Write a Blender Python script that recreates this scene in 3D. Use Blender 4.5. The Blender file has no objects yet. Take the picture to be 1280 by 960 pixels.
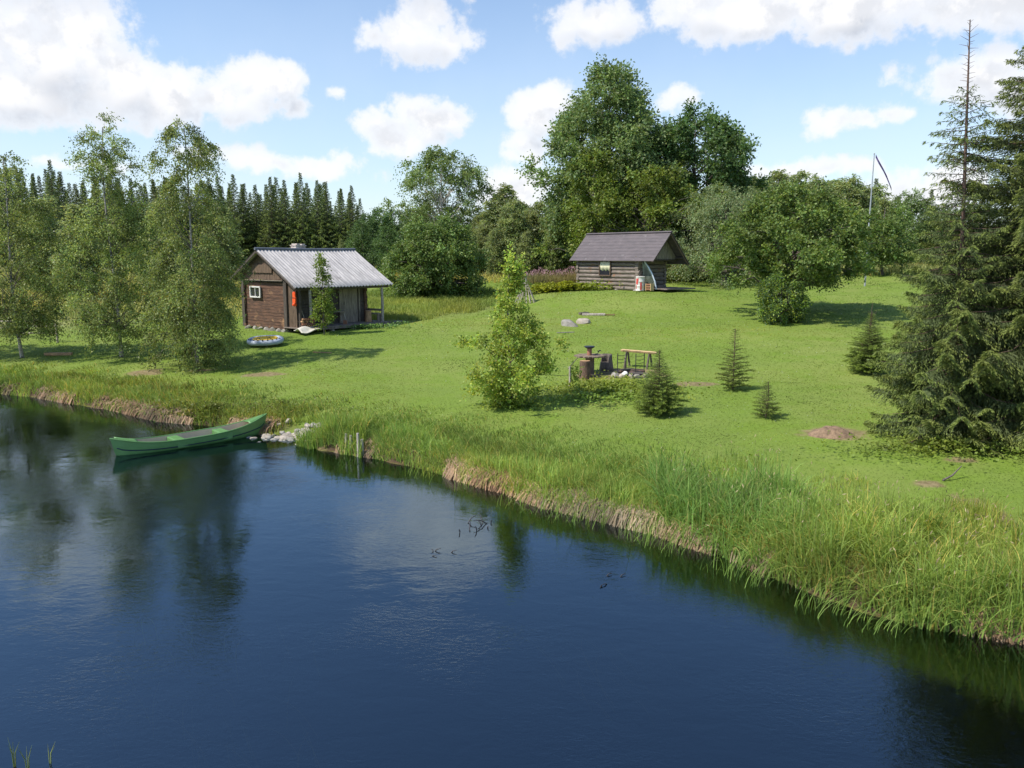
import bpy, math, random
import numpy as np
from mathutils import Vector, Matrix
R = math.radians
scene = bpy.context.scene
C = scene.collection
# ------------------------------------------------------------------ camera
CAM_H = 5.3
PITCH = math.atan(160/1036)
cam_d = bpy.data.cameras.new('camera'); cam = bpy.data.objects.new('camera', cam_d); C.objects.link(cam)
cam_d.sensor_width = 17.3; cam_d.lens = 14.0; cam_d.clip_end = 5000; cam_d.clip_start = 0.05
cam.location = (0, 0, CAM_H); cam.rotation_euler = (math.pi/2-PITCH, 0, 0)
scene.camera = cam
# ------------------------------------------------------------------ exposure
vs = scene.view_settings
scene.display_settings.display_device = 'sRGB'
vs.view_transform = 'Standard'; vs.look = 'None'; vs.exposure = 0.36; vs.gamma = 1.0; vs.use_curve_mapping = False
# ------------------------------------------------------------------ sun
SUN_EL = R(52); SUN_AZ = math.atan2(-0.93, -0.36)      # towards the sun, measured from +Y to +X
sd = Vector((math.sin(SUN_AZ)*math.cos(SUN_EL), math.cos(SUN_AZ)*math.cos(SUN_EL), math.sin(SUN_EL)))
sl = bpy.data.lights.new('sun', 'SUN'); sl.energy = 4.5; sl.angle = R(0.53); sl.color = (1.0, 0.94, 0.84)
so = bpy.data.objects.new('sun', sl); C.objects.link(so)
so.rotation_euler = sd.to_track_quat('Z', 'Y').to_euler(); so.location = (-30, -20, 60)
# ------------------------------------------------------------------ node helpers
def N(nt, t, **k):
    n = nt.nodes.new(t)
    for a, b in k.items(): setattr(n, a, b)
    return n
def setin(n, **k):
    for a, b in k.items(): n.inputs[a.replace('_', ' ')].default_value = b
def math_(nt, op, a, b=None, c=None, clamp=False):
    n = N(nt, 'ShaderNodeMath', operation=op, use_clamp=clamp)
    for i, v in enumerate((a, b, c)):
        if v is None: continue
        if isinstance(v, (int, float)): n.inputs[i].default_value = v
        else: nt.links.new(v, n.inputs[i])
    return n.outputs[0]
def vmath(nt, op, a, b=None):
    n = N(nt, 'ShaderNodeVectorMath', operation=op)
    for i, v in enumerate((a, b)):
        if v is None: continue
        if isinstance(v, (tuple, list)): n.inputs[i].default_value = v
        else: nt.links.new(v, n.inputs[i])
    return n.outputs['Value'] if op in ('LENGTH', 'DOT_PRODUCT') else n.outputs['Vector']
def mixc(nt, f, a, b, blend='MIX'):
    n = N(nt, 'ShaderNodeMix', data_type='RGBA', blend_type=blend)
    for i, v in ((0, f), (6, a), (7, b)):
        if isinstance(v, (int, float)): n.inputs[i].default_value = v
        elif isinstance(v, (tuple, list)): n.inputs[i].default_value = (*v[:3], 1)
        else: nt.links.new(v, n.inputs[i])
    return n.outputs[2]
def smooth(nt, v, a, b, o0=0., o1=1.):
    n = N(nt, 'ShaderNodeMapRange', interpolation_type='SMOOTHSTEP')
    nt.links.new(v, n.inputs[0])
    for i, x in enumerate((a, b, o0, o1)): n.inputs[i+1].default_value = x
    return n.outputs[0]
def noise(nt, vec, scale, detail=4, rough=.55, dist=0.):
    n = N(nt, 'ShaderNodeTexNoise')
    n.inputs['Scale'].default_value = scale; n.inputs['Detail'].default_value = detail
    n.inputs['Roughness'].default_value = rough; n.inputs['Distortion'].default_value = dist
    if vec is not None: nt.links.new(vec, n.inputs['Vector'])
    return n
# ------------------------------------------------------------------ world: Nishita sky with cumulus
world = bpy.data.worlds.new('World'); scene.world = world; world.use_nodes = True
nt = world.node_tree; nt.nodes.clear()
def pixdir(px, py):
    d = Vector(((px-640)/1036, 1, (480-py)/1036)); d = Matrix.Rotation(-PITCH, 3, 'X') @ d
    return d.normalized()
def azel(px, py):
    d = pixdir(px, py); return math.atan2(d.x, d.y), math.asin(d.z)
# cumulus masses: place in the sky (through the direction seen in the photograph) and half sizes in units of 1/1036 rad
CL = [(60, 60, 125, 75), (10, 105, 100, 42), (150, 95, 60, 50), (-80, 60, 90, 70), (225, 125, 75, 42), (270, 130, 65, 36), (330, 105, 48, 28), (355, 140, 28, 12),
      (512, 45, 72, 40), (470, 50, 30, 26), (560, 55, 38, 22), (555, 150, 52, 32), (490, 175, 48, 24), (440, 200, 38, 20), (400, 208, 100, 17), (330, 203, 60, 16), (240, 200, 50, 14), (80, 205, 60, 10),
      (745, 20, 62, 32), (720, 5, 45, 20), (960, 15, 130, 34), (1080, 5, 150, 38), (1180, 5, 140, 32), (1300, -10, 120, 36), (880, 0, 60, 24),
      (670, 150, 40, 30), (700, 130, 34, 24), (660, 190, 38, 20), (640, 240, 60, 30), (845, 118, 24, 14), (1075, 150, 58, 17), (1110, 146, 30, 18),
      (1220, 95, 80, 40), (1280, 110, 60, 40), (1000, 212, 95, 12), (1135, 240, 60, 26), (1190, 225, 40, 22), (420, 123, 18, 9),
      (30, -80, 120, 60), (-160, -60, 90, 60), (500, -55, 100, 62), (560, -95, 70, 40),
      (1500, 60, 120, 80), (1700, 150, 160, 40), (-300, 150, 160, 60), (-500, 40, 120, 80)]
gr = bpy.data.node_groups.new('cloud_field', 'ShaderNodeTree')
gr.interface.new_socket('Vec', in_out='INPUT', socket_type='NodeSocketVector')
gr.interface.new_socket('F', in_out='OUTPUT', socket_type='NodeSocketFloat')
gi = N(gr, 'NodeGroupInput'); go = N(gr, 'NodeGroupOutput')
cur = None
for (px, py, a, b) in CL:
    az, el = azel(px, py)
    v = vmath(gr, 'SUBTRACT', gi.outputs[0], (az, el, 0))
    v = vmath(gr, 'MULTIPLY', v, (1036/a, 1036/b, 0))
    s = math_(gr, 'SUBTRACT', 1.0, vmath(gr, 'LENGTH', v))
    s = math_(gr, 'MULTIPLY', s, 0.35+0.65*min(1, b/40))
    cur = s if cur is None else math_(gr, 'SMOOTH_MAX', cur, s, 0.12)
gr.links.new(cur, go.inputs[0])
tc = N(nt, 'ShaderNodeTexCoord'); sep = N(nt, 'ShaderNodeSeparateXYZ'); nt.links.new(tc.outputs['Generated'], sep.inputs[0])
az_ = math_(nt, 'ARCTAN2', sep.outputs[0], sep.outputs[1]); el_ = math_(nt, 'ARCSINE', sep.outputs[2])
cmb = N(nt, 'ShaderNodeCombineXYZ'); nt.links.new(az_, cmb.inputs[0]); nt.links.new(el_, cmb.inputs[1])
wn = noise(nt, tc.outputs['Generated'], 9, 3)
warp = vmath(nt, 'MULTIPLY', vmath(nt, 'SUBTRACT', wn.outputs['Color'], (.5, .5, .5)), (.07, .05, 0))
base = vmath(nt, 'ADD', cmb.outputs[0], warp)
n1 = noise(nt, tc.outputs['Generated'], 13, 9, .6); n2 = noise(nt, tc.outputs['Generated'], 60, 5, .6)
def field(off):
    g = N(nt, 'ShaderNodeGroup'); g.node_tree = gr
    nt.links.new(vmath(nt, 'ADD', base, off), g.inputs[0]); return g.outputs[0]
f0 = field((0, 0, 0)); f1 = field((-.012, .03, 0))
nz = math_(nt, 'ADD', math_(nt, 'MULTIPLY', math_(nt, 'SUBTRACT', n1.outputs[0], .5), 2.1), math_(nt, 'MULTIPLY', math_(nt, 'SUBTRACT', n2.outputs[0], .5), .6))
dens = math_(nt, 'ADD', f0, nz)
mask = smooth(nt, dens, -.03, 0.33)
mask = math_(nt, 'MULTIPLY', mask, smooth(nt, dens, -.1, .9, .72, 1.))
under = math_(nt, 'ADD', math_(nt, 'SUBTRACT', f1, f0), math_(nt, 'MULTIPLY', math_(nt, 'SUBTRACT', n1.outputs[0], .5), -.5))
sdir = vmath(nt, 'ADD', tc.outputs['Generated'], (-.022, -.006, .020))
n1b = noise(nt, sdir, 13, 9, .6)
relief = smooth(nt, math_(nt, 'SUBTRACT', n1b.outputs[0], n1.outputs[0]), -.05, .10)
thick = smooth(nt, dens, .15, .8)
greyf = math_(nt, 'MULTIPLY', smooth(nt, under, -.25, .55), math_(nt, 'MULTIPLY_ADD', thick, .75, .25))
greyf = math_(nt, 'ADD', math_(nt, 'MULTIPLY', greyf, .75), math_(nt, 'MULTIPLY', math_(nt, 'MULTIPLY', relief, thick), .42), clamp=True)
sky = N(nt, 'ShaderNodeTexSky', sky_type='NISHITA', sun_disc=False, sun_elevation=SUN_EL, sun_rotation=SUN_AZ, altitude=50, air_density=1.0, dust_density=.6, ozone_density=3.0)
haze_n = noise(nt, tc.outputs['Generated'], 5, 4)
veil = math_(nt, 'MULTIPLY', smooth(nt, el_, .42, .0), smooth(nt, haze_n.outputs[0], .25, .75, .32, .60))
ccol = mixc(nt, greyf, (5.4, 5.4, 5.5), (2.8, 3.05, 3.55))
skyv = mixc(nt, veil, sky.outputs[0], (4.2, 4.8, 5.7))
col = mixc(nt, mask, skyv, ccol)
bg = N(nt, 'ShaderNodeBackground'); bg.inputs[1].default_value = 0.15; nt.links.new(col, bg.inputs[0])
wo = N(nt, 'ShaderNodeOutputWorld'); nt.links.new(bg.outputs[0], wo.inputs[0])
# ------------------------------------------------------------------ materials
MATS = {}
def newmat(name):
    m = bpy.data.materials.new(name); m.use_nodes = True; nt = m.node_tree; nt.nodes.clear()
    out = N(nt, 'ShaderNodeOutputMaterial'); p = N(nt, 'ShaderNodeBsdfPrincipled'); nt.links.new(p.outputs[0], out.inputs[0])
    MATS[name] = m; return m, nt, p, out
def bump(nt, p, h, strength, dist=.02):
    b = N(nt, 'ShaderNodeBump'); b.inputs['Strength'].default_value = strength; b.inputs['Distance'].default_value = dist
    nt.links.new(h, b.inputs['Height']); nt.links.new(b.outputs[0], p.inputs['Normal'])
def simple(name, a, b=None, scale=8, rough=.8, bmp=.3, stretch=(1, 1, 1), metal=0, dist=.01, spots=None):
    m, nt, p, o = newmat(name)
    tc = N(nt, 'ShaderNodeTexCoord'); mp = N(nt, 'ShaderNodeMapping'); nt.links.new(tc.outputs['Object'], mp.inputs[0]); mp.inputs['Scale'].default_value = stretch
    n = noise(nt, mp.outputs[0], scale, 6, .65); n2 = noise(nt, mp.outputs[0], scale*5.3, 3, .6)
    if b is None: b = tuple(x*.6 for x in a)
    f = math_(nt, 'ADD', math_(nt, 'MULTIPLY', n.outputs[0], .75), math_(nt, 'MULTIPLY', n2.outputs[0], .25))
    c = mixc(nt, smooth(nt, f, .36, .64), a, b)
    if spots:
        n3 = noise(nt, tc.outputs['Object'], spots[1], 4, .6)
        c = mixc(nt, smooth(nt, n3.outputs[0], spots[2], spots[2]+.12), c, spots[0])
    nt.links.new(c, p.inputs['Base Color']); setin(p, Roughness=rough, Metallic=metal)
    bump(nt, p, f, bmp, dist); return m
def leafmat(name, col, trans=.35, rough=.5, spec=.35):
    m, nt, p, out = newmat(name)
    at = N(nt, 'ShaderNodeAttribute', attribute_name='tint')
    oi = N(nt, 'ShaderNodeObjectInfo')
    c = mixc(nt, 1.0, col, at.outputs['Color'], 'MULTIPLY')
    hs = N(nt, 'ShaderNodeHueSaturation'); nt.links.new(c, hs.inputs['Color'])
    nt.links.new(math_(nt, 'MULTIPLY_ADD', oi.outputs['Random'], .016, .494), hs.inputs['Hue'])
    nt.links.new(math_(nt, 'MULTIPLY_ADD', oi.outputs['Random'], .24, .92), hs.inputs['Value'])
    c = hs.outputs[0]
    nt.links.new(c, p.inputs['Base Color']); setin(p, Roughness=rough); p.inputs['Specular IOR Level'].default_value = spec
    if trans > 0:
        t = N(nt, 'ShaderNodeBsdfTranslucent'); c2 = mixc(nt, 1., c, (1.25, 1.2, .7), 'MULTIPLY'); nt.links.new(c2, t.inputs[0])
        ms = N(nt, 'ShaderNodeMixShader'); ms.inputs[0].default_value = trans
        nt.links.new(p.outputs[0], ms.inputs[1]); nt.links.new(t.outputs[0], ms.inputs[2]); nt.links.new(ms.outputs[0], out.inputs[0])
    return m
# ground
m, nt, p, out = newmat('ground')
geo = N(nt, 'ShaderNodeNewGeometry'); pos = geo.outputs['Position']
bare = N(nt, 'ShaderNodeAttribute', attribute_name='bare').outputs['Fac']
rough_ = N(nt, 'ShaderNodeAttribute', attribute_name='meadow').outputs['Fac']
na = noise(nt, pos, .11, 5, .6); nb = noise(nt, pos, .7, 5, .65); nc = noise(nt, pos, 6, 5, .7); nd = noise(nt, pos, 40, 3, .7)
c = mixc(nt, smooth(nt, na.outputs[0], .35, .65), (.140, .205, .035), (.195, .240, .055))
c = mixc(nt, smooth(nt, nb.outputs[0], .4, .7), c, (.14, .215, .026))
c = mixc(nt, math_(nt, 'MULTIPLY', smooth(nt, nc.outputs[0], .45, .75), .35), c, (.19, .26, .06))
c = mixc(nt, math_(nt, 'MULTIPLY', smooth(nt, nd.outputs[0], .5, .8), .5), c, (.13, .20, .03))
c = mixc(nt, rough_, c, mixc(nt, smooth(nt, nb.outputs[0], .35, .65), (.16, .19, .05), (.25, .24, .10)))
s1 = mixc(nt, smooth(nt, nc.outputs[0], .35, .65), (.15, .10, .06), (.27, .20, .12))
sepn = N(nt, 'ShaderNodeSeparateXYZ'); nt.links.new(geo.outputs['True Normal'], sepn.inputs[0])
sepp = N(nt, 'ShaderNodeSeparateXYZ'); nt.links.new(pos, sepp.inputs[0])
steep = smooth(nt, sepn.outputs[2], .93, .72)
c = mixc(nt, bare, c, s1)
c = mixc(nt, steep, c, (.075, .05, .03))
bed = mixc(nt, smooth(nt, nb.outputs[0], .4, .65), (.09, .07, .025), (.15, .15, .03))
c = mixc(nt, smooth(nt, sepp.outputs[2], .06, -.03), c, bed)
nt.links.new(c, p.inputs['Base Color']); setin(p, Roughness=.9); p.inputs['Specular IOR Level'].default_value = .15
bump(nt, p, math_(nt, 'ADD', nc.outputs[0], math_(nt, 'MULTIPLY', nd.outputs[0], .4)), .35, .05)
# water
m, nt, p, out = newmat('water')
nt.nodes.remove(p)
geo = N(nt, 'ShaderNodeNewGeometry'); pos = geo.outputs['Position']
mp = N(nt, 'ShaderNodeMapping'); nt.links.new(pos, mp.inputs[0]); mp.inputs['Rotation'].default_value = (0, 0, R(28)); mp.inputs['Scale'].default_value = (1, 1.7, 1)
w1 = noise(nt, mp.outputs[0], 2.2, 3, .5, .6); w2 = noise(nt, mp.outputs[0], 9, 4, .55, .8); w3 = noise(nt, pos, .35, 3, .5)
w4 = noise(nt, mp.outputs[0], .8, 2, .5, .5)
calm = smooth(nt, w3.outputs[0], .40, .68, .25, 1.6)
h = math_(nt, 'ADD', math_(nt, 'ADD', math_(nt, 'MULTIPLY', w1.outputs[0], .0030), math_(nt, 'MULTIPLY', w4.outputs[0], .0036)), math_(nt, 'MULTIPLY', math_(nt, 'MULTIPLY', w2.outputs[0], calm), .0027))
b = N(nt, 'ShaderNodeBump'); b.inputs['Strength'].default_value = 1; b.inputs['Distance'].default_value = 1.0; nt.links.new(h, b.inputs['Height'])
fr = N(nt, 'ShaderNodeFresnel'); fr.inputs[0].default_value = 2.15; nt.links.new(b.outputs[0], fr.inputs['Normal'])
gl = N(nt, 'ShaderNodeBsdfGlossy'); gl.inputs['Roughness'].default_value = .012; nt.links.new(b.outputs[0], gl.inputs['Normal']); gl.inputs[0].default_value = (.68, .86, 1, 1)
tr = N(nt, 'ShaderNodeBsdfTransparent'); tr.inputs[0].default_value = (.62, .50, .30, 1)
ms = N(nt, 'ShaderNodeMixShader'); nt.links.new(fr.outputs[0], ms.inputs[0]); nt.links.new(tr.outputs[0], ms.inputs[1]); nt.links.new(gl.outputs[0], ms.inputs[2])
nt.links.new(ms.outputs[0], out.inputs[0])
va = N(nt, 'ShaderNodeVolumeAbsorption'); va.inputs['Color'].default_value = (.55, .42, .12, 1); va.inputs['Density'].default_value = 1.7
nt.links.new(va.outputs[0], out.inputs['Volume'])
# wood, stone, metal
M = {}
M['log_brown'] = simple('log_brown', (.165, .082, .050), (.055, .030, .021), 2.2, .8, .6, (1, 1, 7), spots=((.30, .17, .09), 1.7, .58))
M['log_grey'] = simple('log_grey', (.27, .225, .19), (.10, .08, .065), 2.2, .85, .6, (1, 1, 9), spots=((.24, .12, .06), 1.7, .60))
M['plank_dark'] = simple('plank_dark', (.105, .085, .070), (.045, .036, .03), 3, .85, .5, (9, 9, 1))
M['plank_brown'] = simple('plank_brown', (.17, .115, .075), (.07, .045, .03), 2.5, .85, .5, (9, 9, 1))
M['plank_grey'] = simple('plank_grey', (.32, .27, .21), (.15, .125, .10), 2.5, .85, .5, (9, 9, 1))
M['deck'] = simple('deck_boards', (.27, .22, .19), (.13, .10, .085), 3, .85, .5, (2, 9, 1))
M['pole'] = simple('weathered_pole', (.50, .44, .38), (.24, .2, .165), 4, .85, .4, (4, 4, 1))
M['fresh'] = simple('fresh_wood', (.66, .47, .25), (.52, .34, .16), 4, .7, .3, (1, 6, 6))
M['fresh_end'] = simple('cut_wood', (.50, .31, .16), (.30, .17, .09), 6, .8, .3)
M['bark_brown'] = simple('brown_bark', (.20, .12, .085), (.07, .045, .035), 6, .9, .8, (3, 3, 1), dist=.02)
M['bark_birch'] = simple('birch_bark', (.56, .52, .46), (.30, .27, .23), 5, .7, .4, (1, 1, 4), spots=((.05, .045, .04), 7, .60))
M['bark_birch2'] = simple('riverside_birch_bark', (.44, .40, .34), (.20, .17, .14), 5, .7, .4, (1, 1, 3), spots=((.05, .045, .04), 5, .52))
M['bark_grey'] = simple('grey_bark', (.17, .14, .12), (.08, .065, .055), 6, .9, .8, (3, 3, 1), dist=.02)
M['bark_spruce'] = simple('spruce_bark', (.17, .105, .075), (.08, .05, .04), 9, .9, .6, (2, 2, 1))
M['corr'] = simple('corrugated_sheet', (.50, .475, .46), (.31, .295, .29), 1.6, .75, .15, (5, .6, 1), spots=((.22, .21, .20), 1.1, .62))
M['roof_dark'] = simple('dark_roofing', (.115, .095, .10), (.082, .07, .075), 1.5, .7, .15, (1, 4, 1), spots=((.17, .15, .15), 2, .62))
M['ridge'] = simple('ridge_metal', (.13, .14, .17), (.09, .10, .12), 3, .5, .1)
M['brick'] = simple('whitewashed_brick', (.62, .58, .54), (.28, .2, .17), 9, .9, .6, (1, 1, 2.4), spots=((.07, .06, .055), 4, .62))
M['white'] = simple('white_paint', (.72, .70, .66), (.6, .58, .54), 5, .6, .1)
M['glass'] = simple('window_glass', (.02, .022, .03), (.03, .03, .035), 2, .06, .0)
M['curtain'] = simple('curtain_cloth', (.78, .75, .52), (.62, .6, .40), 2, .9, .2, (6, 1, 1))
M['green_panel'] = simple('green_grey_board', (.20, .24, .19), (.12, .15, .115), 3, .7, .2)
M['pale_edge'] = simple('pale_blue_metal', (.60, .68, .78), (.5, .56, .66), 3, .45, .1)
M['red'] = simple('red_paint', (.62, .07, .06), (.5, .06, .05), 3, .5, .1)
M['orange'] = simple('orange_cloth', (.95, .11, .01), (.80, .07, .01), 3, .6, .3)
M['black'] = simple('black_iron', (.025, .025, .028), (.05, .04, .035), 8, .6, .2)
M['stone'] = simple('grey_stone', (.33, .31, .27), (.19, .175, .15), 3, .9, .7, dist=.04, spots=((.13, .12, .11), 6, .62))
M['stone_pink'] = simple('pale_stone', (.43, .375, .31), (.28, .24, .19), 4, .9, .6, dist=.03)
M['canoe'] = simple('green_hull', (.095, .215, .062), (.115, .25, .08), 2.5, .42, .06, spots=((.16, .24, .12), 5, .64))
M['canoe_in'] = simple('beige_lining', (.66, .55, .39), (.58, .47, .32), 2, .6, .1)
M['canoe_line'] = simple('dark_stripe', (.012, .03, .045), (.01, .02, .03), 2, .4, 0)
M['rubber_grey'] = simple('grey_rubber', (.40, .45, .55), (.34, .38, .47), 3, .45, .1)
M['rubber_yellow'] = simple('yellow_rubber', (.85, .55, .02), (.75, .47, .02), 3, .45, .1)
M['rubber_black'] = simple('black_rubber', (.02, .02, .025), (.03, .03, .03), 3, .5, 0)
M['tarp'] = simple('pale_tarp', (.72, .68, .60), (.55, .51, .44), 4, .7, .5)
M['soil'] = simple('dry_soil', (.29, .195, .12), (.13, .085, .055), 7, .95, 1.0, dist=.05)
M['steel'] = simple('galvanised_pole', (.42, .44, .47), (.33, .35, .37), 4, .45, .05, metal=.3)
M['blue_cloth'] = simple('blue_cloth', (.06, .06, .20), (.10, .05, .14), 3, .8, .1)
M['spool_top'] = simple('dark_disc', (.04, .05, .075), (.025, .03, .04), 3, .6, .1)
M['spool'] = simple('spool_wood', (.27, .20, .14), (.12, .09, .07), 3, .85, .4, (1, 6, 1))
M['reddish'] = simple('reddish_wood', (.36, .17, .10), (.24, .11, .07), 5, .8, .3, (6, 6, 1))
L = {}
L['birch'] = leafmat('birch_leaves', (.215, .265, .085), .45)
L['thicket'] = leafmat('thicket_leaves', (.26, .31, .135), .48)
L['maple'] = leafmat('dark_green_leaves', (.105, .175, .058), .38)
L['aspen'] = leafmat('aspen_leaves', (.165, .225, .080), .4)
L['bright'] = leafmat('bright_green_leaves', (.165, .22, .040), .4)
L['apple'] = leafmat('apple_leaves', (.145, .205, .055), .37)
L['willow'] = leafmat('willow_leaves', (.215, .26, .120), .38)
L['spruce'] = leafmat('spruce_needles', (.085, .115, .045), .2, .6, .2)
L['spruce_far'] = leafmat('far_spruce_needles', (.14, .185, .085), .3, .7, .1)
L['spruce_near'] = leafmat('near_spruce_needles', (.125, .160, .062), .28, .6, .2)
L['spruce_young'] = leafmat('young_spruce_needles', (.17, .225, .065), .3, .6, .2)
L['yellow'] = leafmat('yellow_green_leaves', (.33, .38, .075), .5)
L['grass'] = leafmat('grass_blades', (.215, .278, .060), .35, .6, .2)
L['sedge'] = leafmat('sedge_blades', (.225, .335, .075), .42, .55, .25)
L['dry'] = leafmat('dry_grass_blades', (.27, .21, .14), .2, .8, .1)
L['flower'] = leafmat('fireweed_flowers', (.36, .22, .25), .3, .8, .1)
L['herb'] = leafmat('herb_leaves', (.20, .27, .045), .38, .5, .25)

# ------------------------------------------------------------------ object helpers
def tag(o, label=None, cat=None, group=None, kind=None):
    if label: o['label'] = label
    if cat: o['category'] = cat
    if group: o['group'] = group
    if kind: o['kind'] = kind
    return o
def thing(name, label, cat, loc=(0, 0, 0), rz=0, group=None):
    o = bpy.data.objects.new(name, None); C.objects.link(o); o.empty_display_size = .2
    o.location = loc; o.rotation_euler = (0, 0, rz); return tag(o, label, cat, group)
def link(name, me, mat, parent=None):
    o = bpy.data.objects.new(name, me); C.objects.link(o)
    if mat is not None and not me.materials: me.materials.append(mat)
    if parent is not None: o.parent = parent
    return o
def dup(root, loc, rz, scale, label=None, group=None):
    r = root.copy(); C.objects.link(r); r.location = loc; r.rotation_euler = (0, 0, rz); r.scale = scale
    if label: r['label'] = label
    if group: r['group'] = group
    for ch in root.children:
        c = ch.copy(); C.objects.link(c); c.parent = r
    return r
def npmesh(name, V, F, tint=None, smooth_=False):
    V = np.asarray(V, np.float32); F = np.asarray(F, np.int32); k = F.shape[1]
    me = bpy.data.meshes.new(name)
    me.vertices.add(len(V)); me.vertices.foreach_set('co', V.ravel())
    me.loops.add(F.size); me.loops.foreach_set('vertex_index', F.ravel())
    me.polygons.add(len(F)); me.polygons.foreach_set('loop_start', np.arange(len(F), dtype=np.int32)*k)
    if smooth_: me.polygons.foreach_set('use_smooth', np.ones(len(F), bool))
    me.update(calc_edges=True)
    if tint is not None:
        a = me.attributes.new('tint', 'FLOAT_COLOR', 'FACE')
        t = np.ones((len(F), 4), np.float32); t[:, :3] = tint; a.data.foreach_set('color', t.ravel())
    return me
class MB:
    def __init__(s): s.v = []; s.f = []; s.sm = []
    def add(s, vs, fs, sm=False):
        n = len(s.v); s.v += [tuple(v) for v in vs]; s.f += [tuple(i+n for i in f) for f in fs]; s.sm += [sm]*len(fs)
    def box(s, c, d, rot=None, jit=0):
        vs = []
        for x in (-.5, .5):
            for y in (-.5, .5):
                for z in (-.5, .5):
                    v = Vector((x*d[0], y*d[1], z*d[2]))
                    if jit: v += Vector([random.uniform(-jit, jit) for _ in range(3)])
                    if rot is not None: v = rot @ v
                    vs.append(v+Vector(c))
        s.add(vs, [(0, 1, 3, 2), (4, 6, 7, 5), (0, 4, 5, 1), (2, 3, 7, 6), (0, 2, 6, 4), (1, 5, 7, 3)]); return s
    def tube(s, pts, rad, n=6, cap=True, sm=True, ex=None):
        pts = [Vector(p) for p in pts]
        if isinstance(rad, (int, float)): rad = [rad]*len(pts)
        vs = []; fs = []
        for i, p in enumerate(pts):
            t = (pts[min(i+1, len(pts)-1)]-pts[max(i-1, 0)]).normalized()
            a = t.cross(Vector((0, 0, 1)) if abs(t.z) < .9 else Vector((1, 0, 0))).normalized(); b = t.cross(a)
            for k in range(n):
                w = 2*math.pi*k/n; rr = rad[i]*(1 if ex is None else ex(i, k)); vs.append(p+(a*math.cos(w)+b*math.sin(w))*rr)
        for i in range(len(pts)-1):
            for k in range(n):
                fs.append((i*n+k, i*n+(k+1) % n, (i+1)*n+(k+1) % n, (i+1)*n+k))
        s.add(vs, fs, sm)
        if cap: s.add(vs[:n], [tuple(range(n))[::-1]]); s.add(vs[-n:], [tuple(range(n))])
        return s
    def bar(s, a, b, r, n=6): return s.tube([a, b], r, n)
    def beam(s, a, b, w, h, up=(0, 0, 1)):
        a = Vector(a); b = Vector(b); t = (b-a); L_ = t.length; t.normalize(); u = Vector(up); x = t.cross(u).normalized(); u = x.cross(t)
        m = Matrix((t, x, u)).transposed(); return s.box((a+b)/2, (L_, w, h), m)
    def lathe(s, prof, n=24, c=(0, 0, 0), sm=True):
        vs = []; fs = []
        for r, z in prof:
            for k in range(n):
                w = 2*math.pi*k/n; vs.append((c[0]+r*math.cos(w), c[1]+r*math.sin(w), c[2]+z))
        for i in range(len(prof)-1):
            for k in range(n): fs.append((i*n+k, i*n+(k+1) % n, (i+1)*n+(k+1) % n, (i+1)*n+k))
        s.add(vs, fs, sm); s.add(vs[:n], [tuple(range(n))[::-1]]); s.add(vs[-n:], [tuple(range(n))]); return s
    def prism(s, poly, ax, t):   # poly in (y,z), extruded along x from ax, thickness t
        n = len(poly); vs = [(ax, y, z) for y, z in poly]+[(ax+t, y, z) for y, z in poly]
        s.add(vs, [tuple(range(n))[::-1], tuple(range(n, 2*n))]+[(i, (i+1) % n, n+(i+1) % n, n+i) for i in range(n)]); return s
    def mesh(s, name):
        me = bpy.data.meshes.new(name); me.from_pydata(s.v, [], s.f); me.polygons.foreach_set('use_smooth', s.sm)
        me.validate(); me.update(); return me
    def build(s, name, mat, parent=None, bevel=0):
        o = link(name, s.mesh(name), mat, parent)
        if bevel:
            b = o.modifiers.new('b', 'BEVEL'); b.width = bevel; b.segments = 2; b.limit_method = 'ANGLE'; b.angle_limit = R(50)
        return o
# ------------------------------------------------------------------ terrain
def proj0(px, py, z=0.):
    d = pixdir(px, py); t = (z-CAM_H)/d.z; return (d.x*t, d.y*t)
SHP = [(0, 492), (60, 500), (130, 511), (200, 527), (270, 533), (335, 545), (375, 556), (400, 563), (450, 570), (520, 585), (600, 607), (680, 634), (760, 652), (830, 670), (880, 690), (930, 707), (1000, 737), (1070, 762), (1150, 786), (1280, 805)]
SH = [(-900, 60), (-200, 40), (-60, 35.5)] + [proj0(*q) for q in SHP]
lx, ly = SH[-1]
SH += [(lx+3.0, ly-.9), (lx+6, ly-3.5), (lx+9, ly-10), (lx+12, ly-30), (lx+30, -200), (lx+60, -900)]
SH = np.array(SH)
def vnoise(x, y, s, seed=0):
    x = np.asarray(x)/s+seed*17.3; y = np.asarray(y)/s+seed*9.1
    ix = np.floor(x).astype(np.int64); iy = np.floor(y).astype(np.int64); fx = x-ix; fy = y-iy
    fx = fx*fx*(3-2*fx); fy = fy*fy*(3-2*fy)
    def h(a, b):
        v = (a*374761393+b*668265263+seed*1274126177) & 0xffffffff
        v = ((v ^ (v >> 13))*1274126177) & 0xffffffff
        return ((v ^ (v >> 16)) & 0xffff)/65535.
    return (h(ix, iy)*(1-fx)+h(ix+1, iy)*fx)*(1-fy)+(h(ix, iy+1)*(1-fx)+h(ix+1, iy+1)*fx)*fy
def sstep(v, a, b):
    t = np.clip((v-a)/(b-a), 0, 1); return t*t*(3-2*t)
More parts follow.
